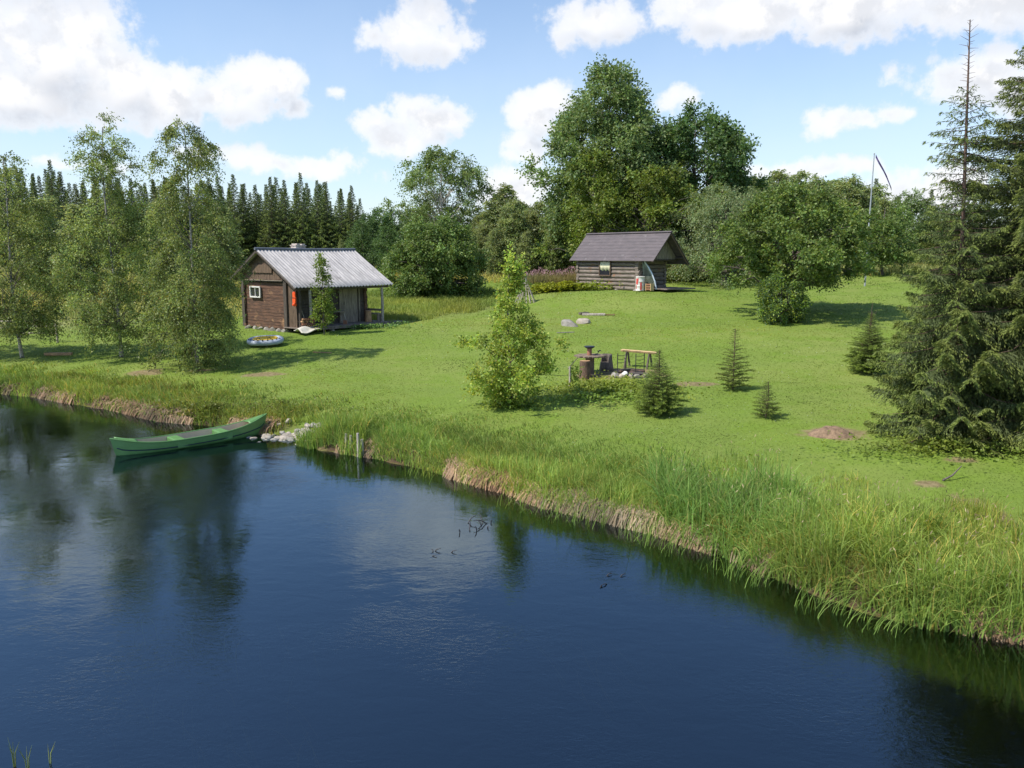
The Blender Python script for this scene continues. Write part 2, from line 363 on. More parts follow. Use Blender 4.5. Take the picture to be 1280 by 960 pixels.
def shore_d(x, y):
    x = np.asarray(x, float); y = np.asarray(y, float); best = np.full(x.shape, 1e9); sgn = np.ones(x.shape)
    for i in range(len(SH)-1):
        ax, ay = SH[i]; bx, by = SH[i+1]; dx, dy = bx-ax, by-ay; L2 = dx*dx+dy*dy
        t = np.clip(((x-ax)*dx+(y-ay)*dy)/L2, 0, 1); ex = x-ax-t*dx; ey = y-ay-t*dy; d = ex*ex+ey*ey
        c = dx*(y-ay)-dy*(x-ax); u = d < best-1e-12
        best = np.where(u, d, best); sgn = np.where(u, np.where(c >= 0, 1., -1.), sgn)
    return np.sqrt(best)*sgn
FLAT = [(-11.2, 45.2, 5.5, 1.5), (7.7, 57.5, 7.0, 3.02)]
def terr(x, y, full=False):
    d = shore_d(x, y)
    dn = d+(vnoise(x, y, 1.3, 1)-.5)*.35+(vnoise(x, y, .45, 2)-.5)*.14*np.clip(1-np.abs(d)/2, 0, 1)
    grav = np.exp(-(((x-GX)/1.1)**2+((y-GY)/1.0)**2))
    land = (.40-.25*grav)*sstep(dn, -.05, .38+1.1*grav)+.035*np.clip(d, 0, 60)+.04*np.clip(y-30, 0, 38)*sstep(d, 0, 8)
    land = land-.05+(vnoise(x, y, 4, 3)-.5)*.14*sstep(d, 0, 3)+(vnoise(x, y, 1.1, 4)-.5)*.05*sstep(d, 0, 1)+(vnoise(x, y, 14, 5)-.5)*.25*sstep(d, 1, 8)
    for (cx, cy, rr_, zt) in FLAT:
        q = np.hypot(x-cx, y-cy)/rr_; land = land+(zt-land)*np.exp(-q**4)
    bed = -.06-2.4*(1-np.exp(np.clip(dn, -40, 0)/4.5))
    z = np.where(dn > -.05, land, bed)
    return (z, d) if full else z
GX, GY = proj0(372, 548)
def ground(px, py):
    d = pixdir(px, py); lo = 4.; t = np.linspace(4, 220, 3000); z = terr(d.x*t, d.y*t); r = CAM_H+d.z*t
    i = int(np.argmax(r <= z)); a, b = t[max(i-1, 0)], t[i]
    for _ in range(18):
        m_ = (a+b)/2
        if CAM_H+d.z*m_ <= float(terr(np.array(d.x*m_), np.array(d.y*m_))): b = m_
        else: a = m_
    return Vector((d.x*b, d.y*b, CAM_H+d.z*b))
def gz(x, y): return float(terr(np.array(float(x)), np.array(float(y))))
def depth(P): return P.y*math.cos(PITCH)-(P.z-CAM_H)*math.sin(PITCH)
def m_per_px(P): return depth(P)/1036
def at_top(P, py):      # height above P at which the vertical through P meets image row py
    k = (480-py)/1036; c, s = math.cos(PITCH), math.sin(PITCH)
    # (y s + z c) = k (y c - z s)
    return P.y*(k*c-s)/(c+k*s)+CAM_H-P.z
def spaced(a, b, fa, fb, st, grow):
    mid = list(np.arange(fa, fb, st)); o = []; x = fa; s = st
    while x > a: s *= grow; x -= s; o.append(x)
    o2 = []; x = fb; s = st
    while x < b: o2.append(x); s *= grow; x += s
    return np.array(o[::-1]+mid+o2+[x])
gxs = spaced(-1500, 1500, -34, 18, .11, 1.12); gys = spaced(-900, 2500, 7, 38, .11, 1.09)
X, Y = np.meshgrid(gxs, gys); Z, D = terr(X, Y, True)
Z = np.where(np.hypot(X, Y) > 400, np.minimum(Z, 3.5), Z)
nx, ny = len(gxs), len(gys); V = np.stack([X.ravel(), Y.ravel(), Z.ravel()], 1)
ii = (np.arange(ny-1)[:, None]*nx+np.arange(nx-1)[None]).ravel(); F = np.stack([ii, ii+1, ii+1+nx, ii+nx], 1)
me = npmesh('ground', V, F, smooth_=True)
PATCH = [(182, 466, 1.0, .45), (250, 463, .7, .2), (328, 468, .95, .35), (868, 480, .9, .35), (1045, 541, .9, .55), (1160, 604, .35, .15), (1200, 575, .4, .15), (785, 466, 1.5, .7), (735, 470, .7, .4), (1225, 640, .5, .5), (340, 432, .3, .1)]
bare = np.zeros(X.shape)
for px, py, rx, ry in PATCH:
    P = ground(px, py); q = ((X-P.x)/rx)**2+((Y-P.y)/(ry*1.6))**2; q = q*(.25+1.1*vnoise(X, Y, .45, 7)+.7*vnoise(X, Y, .16, 8)); bare = np.maximum(bare, .85*sstep(q, 1.2, .4))
bare = np.maximum(bare, .5*sstep(D, .9, .2)*sstep(vnoise(X, Y, .8, 8), .35, .6))
a = me.attributes.new('bare', 'FLOAT', 'POINT'); a.data.foreach_set('value', bare.ravel().astype(np.float32))
mead = sstep(Y, 66, 76)+sstep(X, -20, -26)*sstep(Y, 42, 48)+0.8*sstep(np.hypot((X+7)/6.5, (Y-54)/8), 1.1, .8)
a = me.attributes.new('meadow', 'FLOAT', 'POINT'); a.data.foreach_set('value', np.clip(mead, 0, 1).ravel().astype(np.float32))
tag(link('ground', me, MATS['ground']), kind='structure')
# river: a closed body of water
wb = MB(); S_ = 900
wb.box((-40, -380, -2.5), (1700, 960, 5.0)); wo_ = wb.build('river', MATS['water']); tag(wo_, kind='structure')
# ------------------------------------------------------------------ foliage builders
def unit(v): return v/np.maximum(np.linalg.norm(v, axis=-1, keepdims=True), 1e-9)
def leaf_quads(P, A, length, width, rng, flat=.0):
    """rhombic leaves at P, pointing along A"""
    n = len(P); r = rng.normal(size=(n, 3)); r[:, 2] += flat*3*rng.choice([-1, 1], n)
    B = unit(np.cross(A, r)); A = unit(A); l = np.broadcast_to(length, (n,))[:, None]; w = np.broadcast_to(width, (n,))[:, None]
    V = np.empty((n, 4, 3)); V[:, 0] = P; V[:, 1] = P+A*l*.5+B*w*.5; V[:, 2] = P+A*l; V[:, 3] = P+A*l*.5-B*w*.5
    return V.reshape(-1, 3), np.arange(4*n).reshape(-1, 4)
def envelope(prof, h): return np.interp(h, [p[0] for p in prof], [p[1] for p in prof])
def clumps(prof, n, rng, hb, ht, lobes=.25, inner=.42, squash=1.0, topthin=0.):
    h = rng.random(n*6); r = envelope(prof, h); keep = rng.random(n*6) < (r/r.max()+.08)*(1-topthin*h); h = h[keep][:n]; n = len(h); r = envelope(prof, h)
    ph = rng.random(n)*2*np.pi; s = rng.random()*6
    r = r*(1+lobes*np.sin(3*ph+h*9+s)*.6+lobes*np.sin(5*ph-h*14+2*s)*.5+lobes*.5*rng.normal(size=n)*.5)
    rho = rng.random(n)**inner*r
    return np.stack([rho*np.cos(ph), rho*np.sin(ph)*squash, hb+h*(ht-hb)+rng.normal(size=n)*.04*(ht-hb)*.5], 1), rho/np.maximum(r, .01)
def foliage(Cn, rng, twigs, per, tl, droop, leaf, up=.3, out=.8, aspect=.62, jit=.05, tvar=.16, axis=(0, 0), tip=None, flat=0.):
    n = len(Cn); base = np.repeat(Cn, twigs, 0); m = len(base)
    o = base.copy(); o[:, 0] -= axis[0]; o[:, 1] -= axis[1]; o[:, 2] = 0; o = unit(o)
    d = unit(o*out+rng.normal(size=(m, 3))*.75+np.array([0, 0, up])); ln = tl*(.5+rng.random(m)*.8)
    t = np.tile(np.linspace(.12, 1, per), m)+rng.normal(size=m*per)*.03
    b2 = np.repeat(base, per, 0); d2 = np.repeat(d, per, 0); l2 = np.repeat(ln, per)
    P = b2+d2*(l2*t)[:, None]; P[:, 2] -= droop*l2*t*t*1.0; P += rng.normal(size=P.shape)*jit
    T = d2.copy(); T[:, 2] -= 2*droop*t
    A = unit(unit(T)+rng.normal(size=P.shape)*.8+np.array([0, 0, -.35]))
    sz = leaf*(.7+.6*rng.random(len(P)))
    V, F = leaf_quads(P, A, sz, sz*aspect, rng, flat)
    ct = np.repeat(1+rng.normal(size=n)*tvar*.8, twigs*per); tint = np.clip(ct*(1+rng.normal(size=len(P))*tvar), .35, 1.9)
    T3 = np.stack([tint*(1+.10*rng.normal(size=len(P))), tint, tint*(1+.1*rng.normal(size=len(P)))], 1)
    if tip is not None:
        k = rng.random(len(P)) < tip[0]; T3[k] *= np.array(tip[1])
    return V, F, np.clip(T3, .2, 3)
def cat(parts):
    Vs = []; Fs = []; Ts = []; n = 0
    for V, F, T in parts: Vs.append(V); Fs.append(F+n); Ts.append(T); n += len(V)
    return np.concatenate(Vs), np.concatenate(Fs), np.concatenate(Ts)
def trunk_mb(H, r0, rng, bend=.25, r1=.02, n=8, lean=(0, 0), segs=10):
    pts = []; rad = []
    a, b, c_, d_ = rng.normal(size=4)*bend
    for i in range(segs+1):
        t = i/segs; pts.append((lean[0]*t+a*math.sin(2.6*t)*.5+b*math.sin(6*t)*.2, lean[1]*t+c_*math.sin(2.6*t)*.5+d_*math.sin(6*t)*.2, H*t-(.25 if i == 0 else 0)))
        rad.append((r0-(r0-r1)*t**.85)*(1.35 if i == 0 else 1))
    mb = MB(); mb.tube(pts, rad, n); return mb, pts, rad
def limbs(mb, pts, rad, Cn, rng, count, rise=.6, lo=.12, thick=.45, n=5):
    P = np.array(pts); idx = rng.permutation(len(Cn))[:count]
    for i in idx:
        c = Cn[i]; hor = math.hypot(c[0], c[1]); zt = max(P[-1][2]*lo, c[2]-hor*rise); zt = min(zt, P[-1][2]*.97)
        t = np.interp(zt, P[:, 2], np.arange(len(P))); k = int(min(t, len(P)-2)); f = t-k
        s = P[k]*(1-f)+P[k+1]*f; r = (rad[k]*(1-f)+rad[min(k+1, len(rad)-1)]*f)*thick
        r = min(r, .012+.018*np.linalg.norm(c-s)); r = max(r, .008)
        m1 = s+(c-s)*.35+np.array([0, 0, .08*hor])+rng.normal(size=3)*.06*hor; m2 = s+(c-s)*.7+np.array([0, 0, .07*hor])+rng.normal(size=3)*.05*hor
        mb.tube([s, m1, m2, c], [r, r*.75, r*.5, r*.2], n, cap=False)
def tree_meshes(name, seed, H, prof, hb, nclump, twigs, per, tl, droop, leaf, leafm, bark, r0, nlimb=60, rise=.6, up=.3, out=.8, lobes=.25, inner=.42, lean=(0, 0), bend=.25, aspect=.62, extra=None, jit=.05, tvar=.16, tip=None, htop=None, flat=0., bark2=None, topthin=0.):
    rng = np.random.default_rng(seed); ht = H if htop is None else htop
    Cn, rr = clumps(prof, nclump, rng, hb, ht, lobes, inner, topthin=topthin)
    Cn[:, 0] += lean[0]*Cn[:, 2]/H; Cn[:, 1] += lean[1]*Cn[:, 2]/H
    parts = [foliage(Cn, rng, twigs, per, tl, droop, leaf, up, out, aspect, jit, tvar, tip=tip, flat=flat)]
    if extra: parts += extra(rng)
    V, F, T = cat(parts); cm = npmesh(name+'_crown', V, F, T); cm.materials.append(leafm)
    mb, pts, rad = trunk_mb(H*.97, r0, rng, bend, lean=lean); nf = len(mb.f); limbs(mb, pts, rad, Cn, rng, nlimb, rise, thick=.35 if bark2 else .45)
    tm = mb.mesh(name+'_trunk'); tm.materials.append(bark)
    if bark2:
        tm.materials.append(bark2); tm.polygons.foreach_set('material_index', [0]*nf+[1]*(len(tm.polygons)-nf))
    return tm, cm
def tree(name, label, cat_, meshes, loc, rz=0, scale=(1, 1, 1), group=None):
    r = thing(name, label, cat_, loc, rz, group); r.scale = scale
    link('trunk', meshes[0], None, r); link('crown', meshes[1], None, r); return r
def spruce_meshes(name, seed, H, Rb, hb, nbr, side, shoot, sw, mat, bark, r0, prof=None, droop=.35, curtain=.15, lighttip=1.5, bare_top=0., dens=1.0, twl=.42, sl_j=.35, tubes=True, thin=None, bare_above=2., taper=.5, wild=0.):
    """conifer: whorled drooping branches, side twigs, needle shoots"""
    rng = np.random.default_rng(seed); V = []; T = []; mb, pts, rad = trunk_mb(H, r0, rng, .04, .012, 7)
    prof = prof or [(0, .8), (.12, 1), (.5, .62), (.8, .27), (1, .03)]
    allP = []; allA = []; allL = []; allT = []
    for b in range(nbr):
        h = (b+.5)/nbr; h = h**1.08; z0 = hb+(H-hb)*h
        Lb = max(.03*Rb, Rb*float(envelope(prof, h))*(.72+.45*rng.random())); ph = b*2.39996+rng.normal()*.25
        o = np.array([math.cos(ph), math.sin(ph), 0]); pr = np.array([-math.sin(ph), math.cos(ph), 0])
        dr = droop*(1.25-h*1.6)+rng.normal()*.06; rs = .25*h+rng.normal()*wild*h
        def pt(t): t = np.asarray(t)[..., None]; return np.array([0, 0, z0])+o*Lb*t+np.array([0, 0, 1.])*Lb*(rs*t-dr*t**1.3*1.2+dr*.75*t**3.2)
        if tubes: mb.tube(pt(np.array([0, .3, .62, .88])), [.005+.009*Lb, .004+.006*Lb, .003+.003*Lb, .002], 4, cap=False)
        if h > bare_above: continue
        if rng.random() < bare_top*max(0, (h-.7)/.3)**.6 and bare_top: continue
        ns = max(3, int(side*Lb*dens*(thin[1] if thin and h > thin[0] else 1))); t = np.linspace(.16, 1, ns); bp = pt(t); tg = unit(pt(np.minimum(t+.02, 1.02))-pt(t-.02))
        for sgn in (-1, 1):
            l = np.clip(twl*Lb*(1.04-t)**.7*(.7+.5*rng.random(ns)), .1, 1.0)
            d = unit(tg*.75+pr*sgn*.9+np.array([0, 0, -curtain])+rng.normal(size=(ns, 3))*.14)
            kmax = max(2, int(np.ceil(l.max()/shoot*1.35)))
            for k in range(kmax):
                s = (k+.3)/kmax; q = bp+d*(l*s)[:, None]; q[:, 2] -= curtain*1.6*l*s*s
                for sd_ in (-1, 1):
                    dd = unit(d+tg*.5*sd_*.8+rng.normal(size=(ns, 3))*sl_j+np.array([0, 0, -curtain*1.5])); allP.append(q+rng.normal(size=q.shape)*shoot*.12); allA.append(dd)
                    allL.append(shoot*(.65+.6*rng.random(ns))*(1.1-.3*s)*(1-taper*h)); tt = (.72+.3*s)*(1+rng.normal(size=ns)*.12)*np.where(t > .8, 1.12, 1.)
                    lt = np.where((s > .7) | (t > .9), lighttip, 1.); allT.append(np.stack([tt*lt, tt*(1+(lt-1)*.85), tt], 1))
        q = pt(np.linspace(.5, 1, 6)); allP.append(q); allA.append(unit(np.repeat((o-np.array([0, 0, dr]))[None], 6, 0)+rng.normal(size=(6, 3))*.2)); allL.append(np.full(6, shoot*1.2*(1-taper*h))); allT.append(np.full((6, 3), 1.1))
    P = np.concatenate(allP); A = np.concatenate(allA); Ln = np.concatenate(allL); TT = np.concatenate(allT)
    V1, F1 = leaf_quads(P, A, Ln, Ln*sw, rng, .35); V2, F2 = leaf_quads(P, A, Ln, Ln*sw*.8, rng, .0)
    k = rng.random(len(P)) < .55; V2 = V2.reshape(-1, 4, 3)[k].reshape(-1, 3); F2 = np.arange(len(V2)).reshape(-1, 4)
    V, F, T = cat([(V1, F1, TT), (V2, F2, TT[k])])
    cm = npmesh(name+'_crown', V, F, np.clip(T, .3, 3)); cm.materials.append(mat); tm = mb.mesh(name+'_trunk'); tm.materials.append(bark)
    print(name, len(F)); return tm, cm
def W(px, D, z=None):      # world position on the ground under image column px at distance D
    x = (px-640)/1036*D; return Vector((x, D, gz(x, D) if z is None else z))
# ------------------------------------------------------------------ background wood
BS = [spruce_meshes('far_spruce', 10+i, 14, 3.0, .8, 150, 4.2, .42, .36, L['spruce_far'], M['bark_spruce'], .16, [(0, .8), (.12, 1), (.4, .72), (.7, .34), (.86, .13), (1, .0)], droop=.32, curtain=.22, lighttip=1.7, twl=.46, taper=.52) for i in range(4)]
P_OV = [(0, .55), (.15, .85), (.4, 1), (.7, .78), (.9, .45), (1, .1)]
P_THIN = [(0, .5), (.2, .9), (.45, 1), (.75, .6), (1, .08)]
BB = [tree_meshes('far_birch', 30+i, 11, [(a, b*1.7) for a, b in P_THIN], .9, 260, 9, 8, .75, .35, .20, L['thicket'], M['bark_birch'], .09, 35, 1.0, up=.5, out=.5, bend=.1, tvar=.2) for i in range(3)]
BD = [tree_meshes('far_broadleaf', 40+i, 11, [(a, b*3.3) for a, b in P_OV], .8, 190, 11, 8, 1.1, .2, .26, L['maple'], M['bark_grey'], .16, 40, .6, tvar=.22) for i in range(2)]
BA = [tree_meshes('far_aspen', 50+i, 12, [(a, b*2.4) for a, b in P_OV], .8, 170, 10, 8, 1.0, .3, .22, L['aspen'], M['bark_grey'], .13, 40, .8, tvar=.22) for i in range(2)]
PH = {'spruce': (BS, 14, 'spruce_tree', 'spruce tree'), 'birch': (BB, 11.3, 'birch_tree', 'birch tree'), 'broad': (BD, 11.3, 'broadleaf_tree', 'tree'), 'aspen': (BA, 12.3, 'aspen_tree', 'tree')}
rr = random.Random(5)
used_p = {}
def wood(kind, px, topy, D, label, group, wide=1.0):
    protos, H0, nm, cat_ = PH[kind]; P = W(px, D); h = at_top(P, topy); s = h/H0; k = rr.randrange(len(protos))
    w = s*wide*rr.uniform(.88, 1.12); P.z -= .1
    r = tree(nm, label, cat_, protos[k], P, rr.uniform(0, 6.28), (w, w, s), group); return r
WALL = [(-20, 205), (10, 200), (30, 203), (60, 212), (78, 200), (105, 222), (130, 215), (150, 210), (185, 225), (215, 215), (240, 222), (262, 213), (300, 218), (320, 232), (345, 222), (380, 216), (400, 224), (430, 236), (445, 232), (470, 262)]
def wall_y(px): return float(np.interp(px, [a for a, b in WALL], [b for a, b in WALL]))
lab = 'dark spruce in the tall forest wall behind the birches and the grey-roofed cabin'
for row, (D, st, off) in enumerate(((104, 13, 0), (116, 12, 7), (130, 13, 3))):
    px = -330+off
    while px < 462-row*6:
        t = wall_y(px)+rr.triangular(-4, 22, 5)+row*2
        wood('spruce', px+rr.uniform(-4, 4), t, D+rr.uniform(-3, 3), lab, 'dark spruces of the forest wall'); px += st*rr.uniform(.75, 1.25)
for px, ty in ((345, 222), (362, 226), (382, 217), (402, 226), (413, 228), (431, 237), (444, 233), (300, 219), (152, 200), (78, 201)):
    wood('spruce', px, ty-2, 100, lab, 'dark spruces of the forest wall', .9)
wood('birch', 429, 297, 78, 'small light-green tree showing above the ridge of the grey-roofed cabin', None, .7)
for px, ty, D in ((462, 266, 92), (478, 259, 96), (496, 260, 99), (512, 262, 92), (530, 262, 100), (552, 270, 96), (574, 268, 92), (600, 266, 100), (455, 275, 84), (486, 280, 80)):
    wood('broad', px, ty, D, 'round dark-green tree in the low wood right of the spruces', 'dark broadleaf trees right of the spruces')
for i, (px, ty) in enumerate(((588, 272), (600, 262), (612, 250), (624, 240), (632, 229), (641, 243), (652, 250), (662, 256), (674, 250), (684, 262), (694, 258), (606, 275), (645, 262), (668, 270), (703, 262), (716, 260), (592, 290), (618, 282), (658, 284), (690, 280))):
    wood('birch', px, ty, 72+rr.uniform(-1, 9)-(6 if ty > 274 else 0), 'slender young birch in the pale thicket left of the big twin trees', 'young birches left of the big trees', 1.25)
for px, ty in ((910, 232), (925, 220), (940, 214), (952, 222), (966, 211), (978, 219), (990, 214), (1003, 223), (1014, 213), (1026, 225), (1040, 222), (1052, 214), (1061, 228), (1072, 232), (1084, 226), (1096, 246)):
    wood('birch', px, ty, 84+rr.uniform(-5, 8), 'feathery birch in the row behind the apple tree', 'birches behind the apple tree', 1.5)
wood('spruce', 1084, 222, 92, 'small dark spruce top beside the flagpole', None)
for px, ty in ((1104, 250), (1116, 240), (1130, 237), (1142, 243), (1155, 252), (1168, 250), (1180, 256), (1194, 249), (1208, 252), (1225, 250), (1246, 255), (1268, 250), (1290, 246), (1312, 252), (1340, 244)):
    wood('aspen', px, ty, 104+rr.uniform(-6, 8), 'mid-green bushy tree in the far wood right of the flagpole', 'far trees right of the flagpole')
wood('spruce', 1153, 236, 118, 'lone dark spruce top poking out of the far wood left of the big spruce', None)
for px in range(700, 930, 17):
    wood('aspen', px, 255+rr.uniform(-8, 12), 88+rr.uniform(-5, 5), 'green tree hidden deep behind the big twin trees', 'trees behind the big twin trees')
for px in range(1360, 1660, 19):
    wood('aspen', px, 245+rr.uniform(-10, 15), 98+rr.uniform(-8, 8), 'mid-green bushy tree in the far wood right of the flagpole', 'far trees right of the flagpole')
px = 455
while px < 1400:
    wood('broad', px, 285+rr.uniform(-6, 8), 128+rr.uniform(-5, 5), 'dark tree closing the wood at the far edge', 'trees closing the far edge of the wood'); px += rr.uniform(16, 26)
# tall birch behind the round bush
PB = [(0, .5), (.15, .95), (.4, 1), (.62, .85), (.82, .6), (1, .15)]
tb = W(555, 78); hb_ = at_top(tb, 192)
ms_ = tree_meshes('tall_birch', 61, hb_, [(0, 2.4), (.2, 3.6), (.5, 4.1), (.7, 3.2), (.88, 2.0), (1, .6)], 4.0, 95, 24, 12, 1.35, .5, .17, L['aspen'], M['bark_birch'], .22, 90, 1.1, up=.4, lobes=.5, inner=.35, bend=.5, tip=(.3, (1.15, 1.08, .95)))
tree('birch_tree', 'tall loose-crowned birch standing above the round bush in the middle', 'birch tree', ms_, tb)
# big twin trees behind the dark-roofed cabin
A_ = W(757, 73); hA = at_top(A_, 85)
ms_ = tree_meshes('big_tree', 62, hA, [(0, 4.6), (.15, 5.6), (.4, 5.4), (.58, 4.3), (.78, 2.9), (.93, 1.5), (1, .5)], 1.2, 330, 32, 10, 1.4, .15, .23, L['aspen'], M['bark_grey'], .42, 120, .8, up=.5, lobes=.35, inner=.3, tvar=.2)
tree('broadleaf_tree', 'tallest tree with a pointed loose crown behind the dark-roofed cabin', 'tree', ms_, A_)
B_ = W(862, 74); hB = at_top(B_, 144)
ms_ = tree_meshes('oak', 63, hB, [(0, 3.5), (.2, 4.8), (.45, 5.0), (.7, 4.4), (.88, 3.2), (1, 1.0)], 1.5, 260, 36, 10, 1.2, .1, .25, L['maple'], M['bark_grey'], .4, 110, .55, up=.35, lobes=.45, inner=.28, tvar=.2, flat=.4)
tree('broadleaf_tree', 'broad dark-green tree with dense clumped crown right of the tallest tree', 'tree', ms_, B_)
Cc = W(812, 66.5)
ms_ = tree_meshes('maple', 64, 8.2, [(0, 3.0), (.3, 4.2), (.6, 3.9), (.85, 2.6), (1, 1)], 1.6, 95, 26, 10, 1.0, .1, .22, L['bright'], M['bark_grey'], .2, 80, .45, up=.3, lobes=.6, inner=.35, tvar=.2, flat=.4, bend=.6)
tree('maple_tree', 'yellow-green open maple with bent limbs just above the dark cabin roof', 'maple tree', ms_, Cc)
Cd = W(742, 67.5)
ms_ = tree_meshes('maple_young', 65, 9.8, [(0, 2.2), (.3, 2.9), (.6, 2.6), (.85, 1.7), (1, .6)], 1.0, 75, 26, 10, 1.0, .15, .21, L['bright'], M['bark_grey'], .16, 60, .5, up=.3, lobes=.6, inner=.35, tvar=.2, flat=.3)
tree('maple_tree', 'fresh-green young tree in front of the tallest tree left of the cabin roof', 'maple tree', ms_, Cd)
We = W(903, 62)
ms_ = tree_meshes('willow', 66, at_top(We, 232), [(0, 2.8), (.25, 3.8), (.55, 3.7), (.8, 2.7), (1, .9)], .4, 160, 26, 10, 1.0, .45, .15, L['willow'], M['bark_grey'], .2, 60, .6, up=.3, lobes=.35, inner=.3, aspect=.4)
tree('willow_tree', 'grey-green rounded willow between the dark-roofed cabin and the apple tree', 'willow tree', ms_, We)
# apple tree
Pa = ground(990, 393); mp = m_per_px(Pa); Ha = at_top(Pa, 232)
ms_ = tree_meshes('apple', 67, Ha, [(0, 3.1), (.15, 4.0), (.4, 3.8), (.65, 3.1), (.85, 2.1), (1, .8)], 1.8, 280, 23, 11, .60, .05, .145, L['apple'], M['bark_grey'], .2, 110, .25, up=.25, lobes=.35, inner=.32, lean=(-.1, .2), bend=.7, flat=.3, tvar=.18, tip=(.25, (1.25, 1.2, .9)), htop=Ha-.3)
r_ = tree('apple_tree', 'wide spreading apple tree with a leaning trunk casting shade on the lawn', 'apple tree', ms_, Pa)
Pd = ground(1112, 352)
Pq_ = W(1099, 67); ms_ = tree_meshes('lilac', 88, at_top(Pq_, 256), [(0, 1.6), (.3, 2.2), (.6, 1.9), (.85, 1.2), (1, .5)], .9, 80, 24, 10, .8, .2, .17, L['apple'], M['bark_grey'], .14, 45, .5, up=.3, lobes=.3, inner=.32)
tree('broadleaf_tree', 'dark-green tree behind and right of the foot of the flagpole', 'tree', ms_, Pq_)
# round bush mid
Pb = ground(545, 371); ms_ = tree_meshes('round_bush', 68, at_top(Pb, 276), [(0, 2.2), (.2, 2.9), (.5, 2.9), (.75, 2.2), (1, .8)], .1, 210, 26, 11, .75, .2, .15, L['apple'], M['bark_grey'], .14, 70, .4, up=.4, lobes=.3, inner=.3, tvar=.2)
tree('round_bush', 'large round dark-green bush right of the grey-roofed cabin', 'bush', ms_, Pb).children
Pb = ground(515, 352); Pb = W(506, Pb.y+5); ms_ = tree_meshes('side_bush', 69, 2.6, [(0, 1.3), (.3, 1.7), (.7, 1.3), (1, .5)], .05, 50, 22, 10, .6, .2, .13, L['apple'], M['bark_grey'], .08, 30, .4, up=.4)
tree('round_bush', 'low bush just behind the far corner of the grey-roofed cabin', 'bush', ms_, Pb)
# the bush with yellowing leaves by the apple tree
Pc = ground(977, 404); ms_ = tree_meshes('currant', 70, at_top(Pc, 346), [(0, .75), (.25, 1.1), (.6, 1.05), (.85, .8), (1, .4)], .02, 100, 20, 11, .36, .2, .09, L['maple'], M['bark_grey'], .05, 50, .4, up=.35, lobes=.25, inner=.3, tip=(.30, (3.2, 2.4, .9)))
tree('currant_bush', 'rounded bush with yellowing leaves in front of the apple tree trunk', 'bush', ms_, Pc)
# ------------------------------------------------------------------ the three riverside birches
def riverside(seed, px, py, top, prof, hb, n, droop, label, nl=90, **k):
    P = ground(px, py); H = at_top(P, top)
    ms_ = tree_meshes('birch', seed, H, prof, hb, int(n*1.5), 18, 14, .70, droop, .08, L['birch'], M['bark_birch2'], .075, nl, 1.0, out=.8, inner=.45, tvar=.30, bark2=M['bark_grey'], topthin=.25, **k)
    return tree('birch_tree', label, 'birch tree', ms_, P)
riverside(71, 28, 447, 190, [(0, 1.3), (.15, 1.9), (.4, 1.8), (.65, 1.35), (.85, .8), (1, .2)], 1.0, 120, .55, 'leftmost riverside birch with a pale bare stem base', up=.5)
riverside(72, 152, 446, 150, [(0, 1.2), (.12, 1.85), (.4, 1.6), (.62, 1.2), (.78, .95), (.9, .9), (1, .2)], .7, 140, .5, 'middle riverside birch with slender upright crown', up=.55, lobes=.3)
riverside(73, 247, 460, 152, [(0, 1.35), (.12, 1.55), (.4, 1.75), (.6, 1.35), (.75, .9), (.88, 1.1), (.96, .7), (1, .2)], .12, 165, 1.25, 'right-hand weeping birch with hanging twigs down to the grass', up=.55, lobes=.3)
riverside(74, -120, 452, 170, [(0, 1.2), (.15, 2.0), (.45, 1.8), (.7, 1.2), (1, .2)], .9, 110, .6, 'riverside birch beyond the left edge of the view', up=.5)
P = W(105, 56); tree('birch_tree', 'slim birch standing behind the gap between the left birches', 'birch tree', BB[0], P, 1, (.85, .85, at_top(P, 255)/11.3))
P = W(66, 60); tree('birch_tree', 'slim birch behind the leftmost riverside birch', 'birch tree', BB[1], P, 2, (.9, .9, at_top(P, 240)/11.3))
P = W(205, 58); tree('birch_tree', 'slim birch behind the gap beside the weeping birch', 'birch tree', BB[2], P, 3, (.85, .85, at_top(P, 250)/11.3))
P = W(280, 60); tree('birch_tree', 'slim birch behind the left gable of the grey-roofed cabin', 'birch tree', BB[1], P, 4, (.8, .8, at_top(P, 250)/11.3))
# young tree in the middle of the bank
P = ground(640, 507); H = at_top(P, 326)
ms_ = tree_meshes('young_tree', 75, H, [(0, .6), (.1, .9), (.28, 1.15), (.45, 1.0), (.56, .6), (.64, .24), (.85, .14), (1, .05)], .08, 105, 15, 12, .42, .10, .082, L['yellow'], M['bark_grey'], .04, 60, .8, up=.6, lobes=.75, inner=.38, bend=.15, aspect=.75, tvar=.2, tip=(.3, (.70, .88, .8)))
tree('young_tree', 'yellow-green young leafy tree on the riverbank in the middle', 'young tree', ms_, P)
P = Matrix.Translation((-13.1, 43.01, 1.5)) @ Matrix.Rotation(R(50), 4, 'Z') @ Vector((1.0, -4.05, 0)); P.z = gz(P.x, P.y)-.02; H = at_top(P, 323)
ms_ = tree_meshes('sapling', 76, H, [(0, .15), (.25, .36), (.45, .34), (.7, .22), (1, .06)], .25, 44, 11, 7, .32, .1, .10, L['bright'], M['bark_grey'], .025, 25, .5, up=.35, lobes=.3, bend=.08)
tree('rowan_sapling', 'slim green sapling in front of the grey-roofed cabin porch', 'sapling', ms_, P)
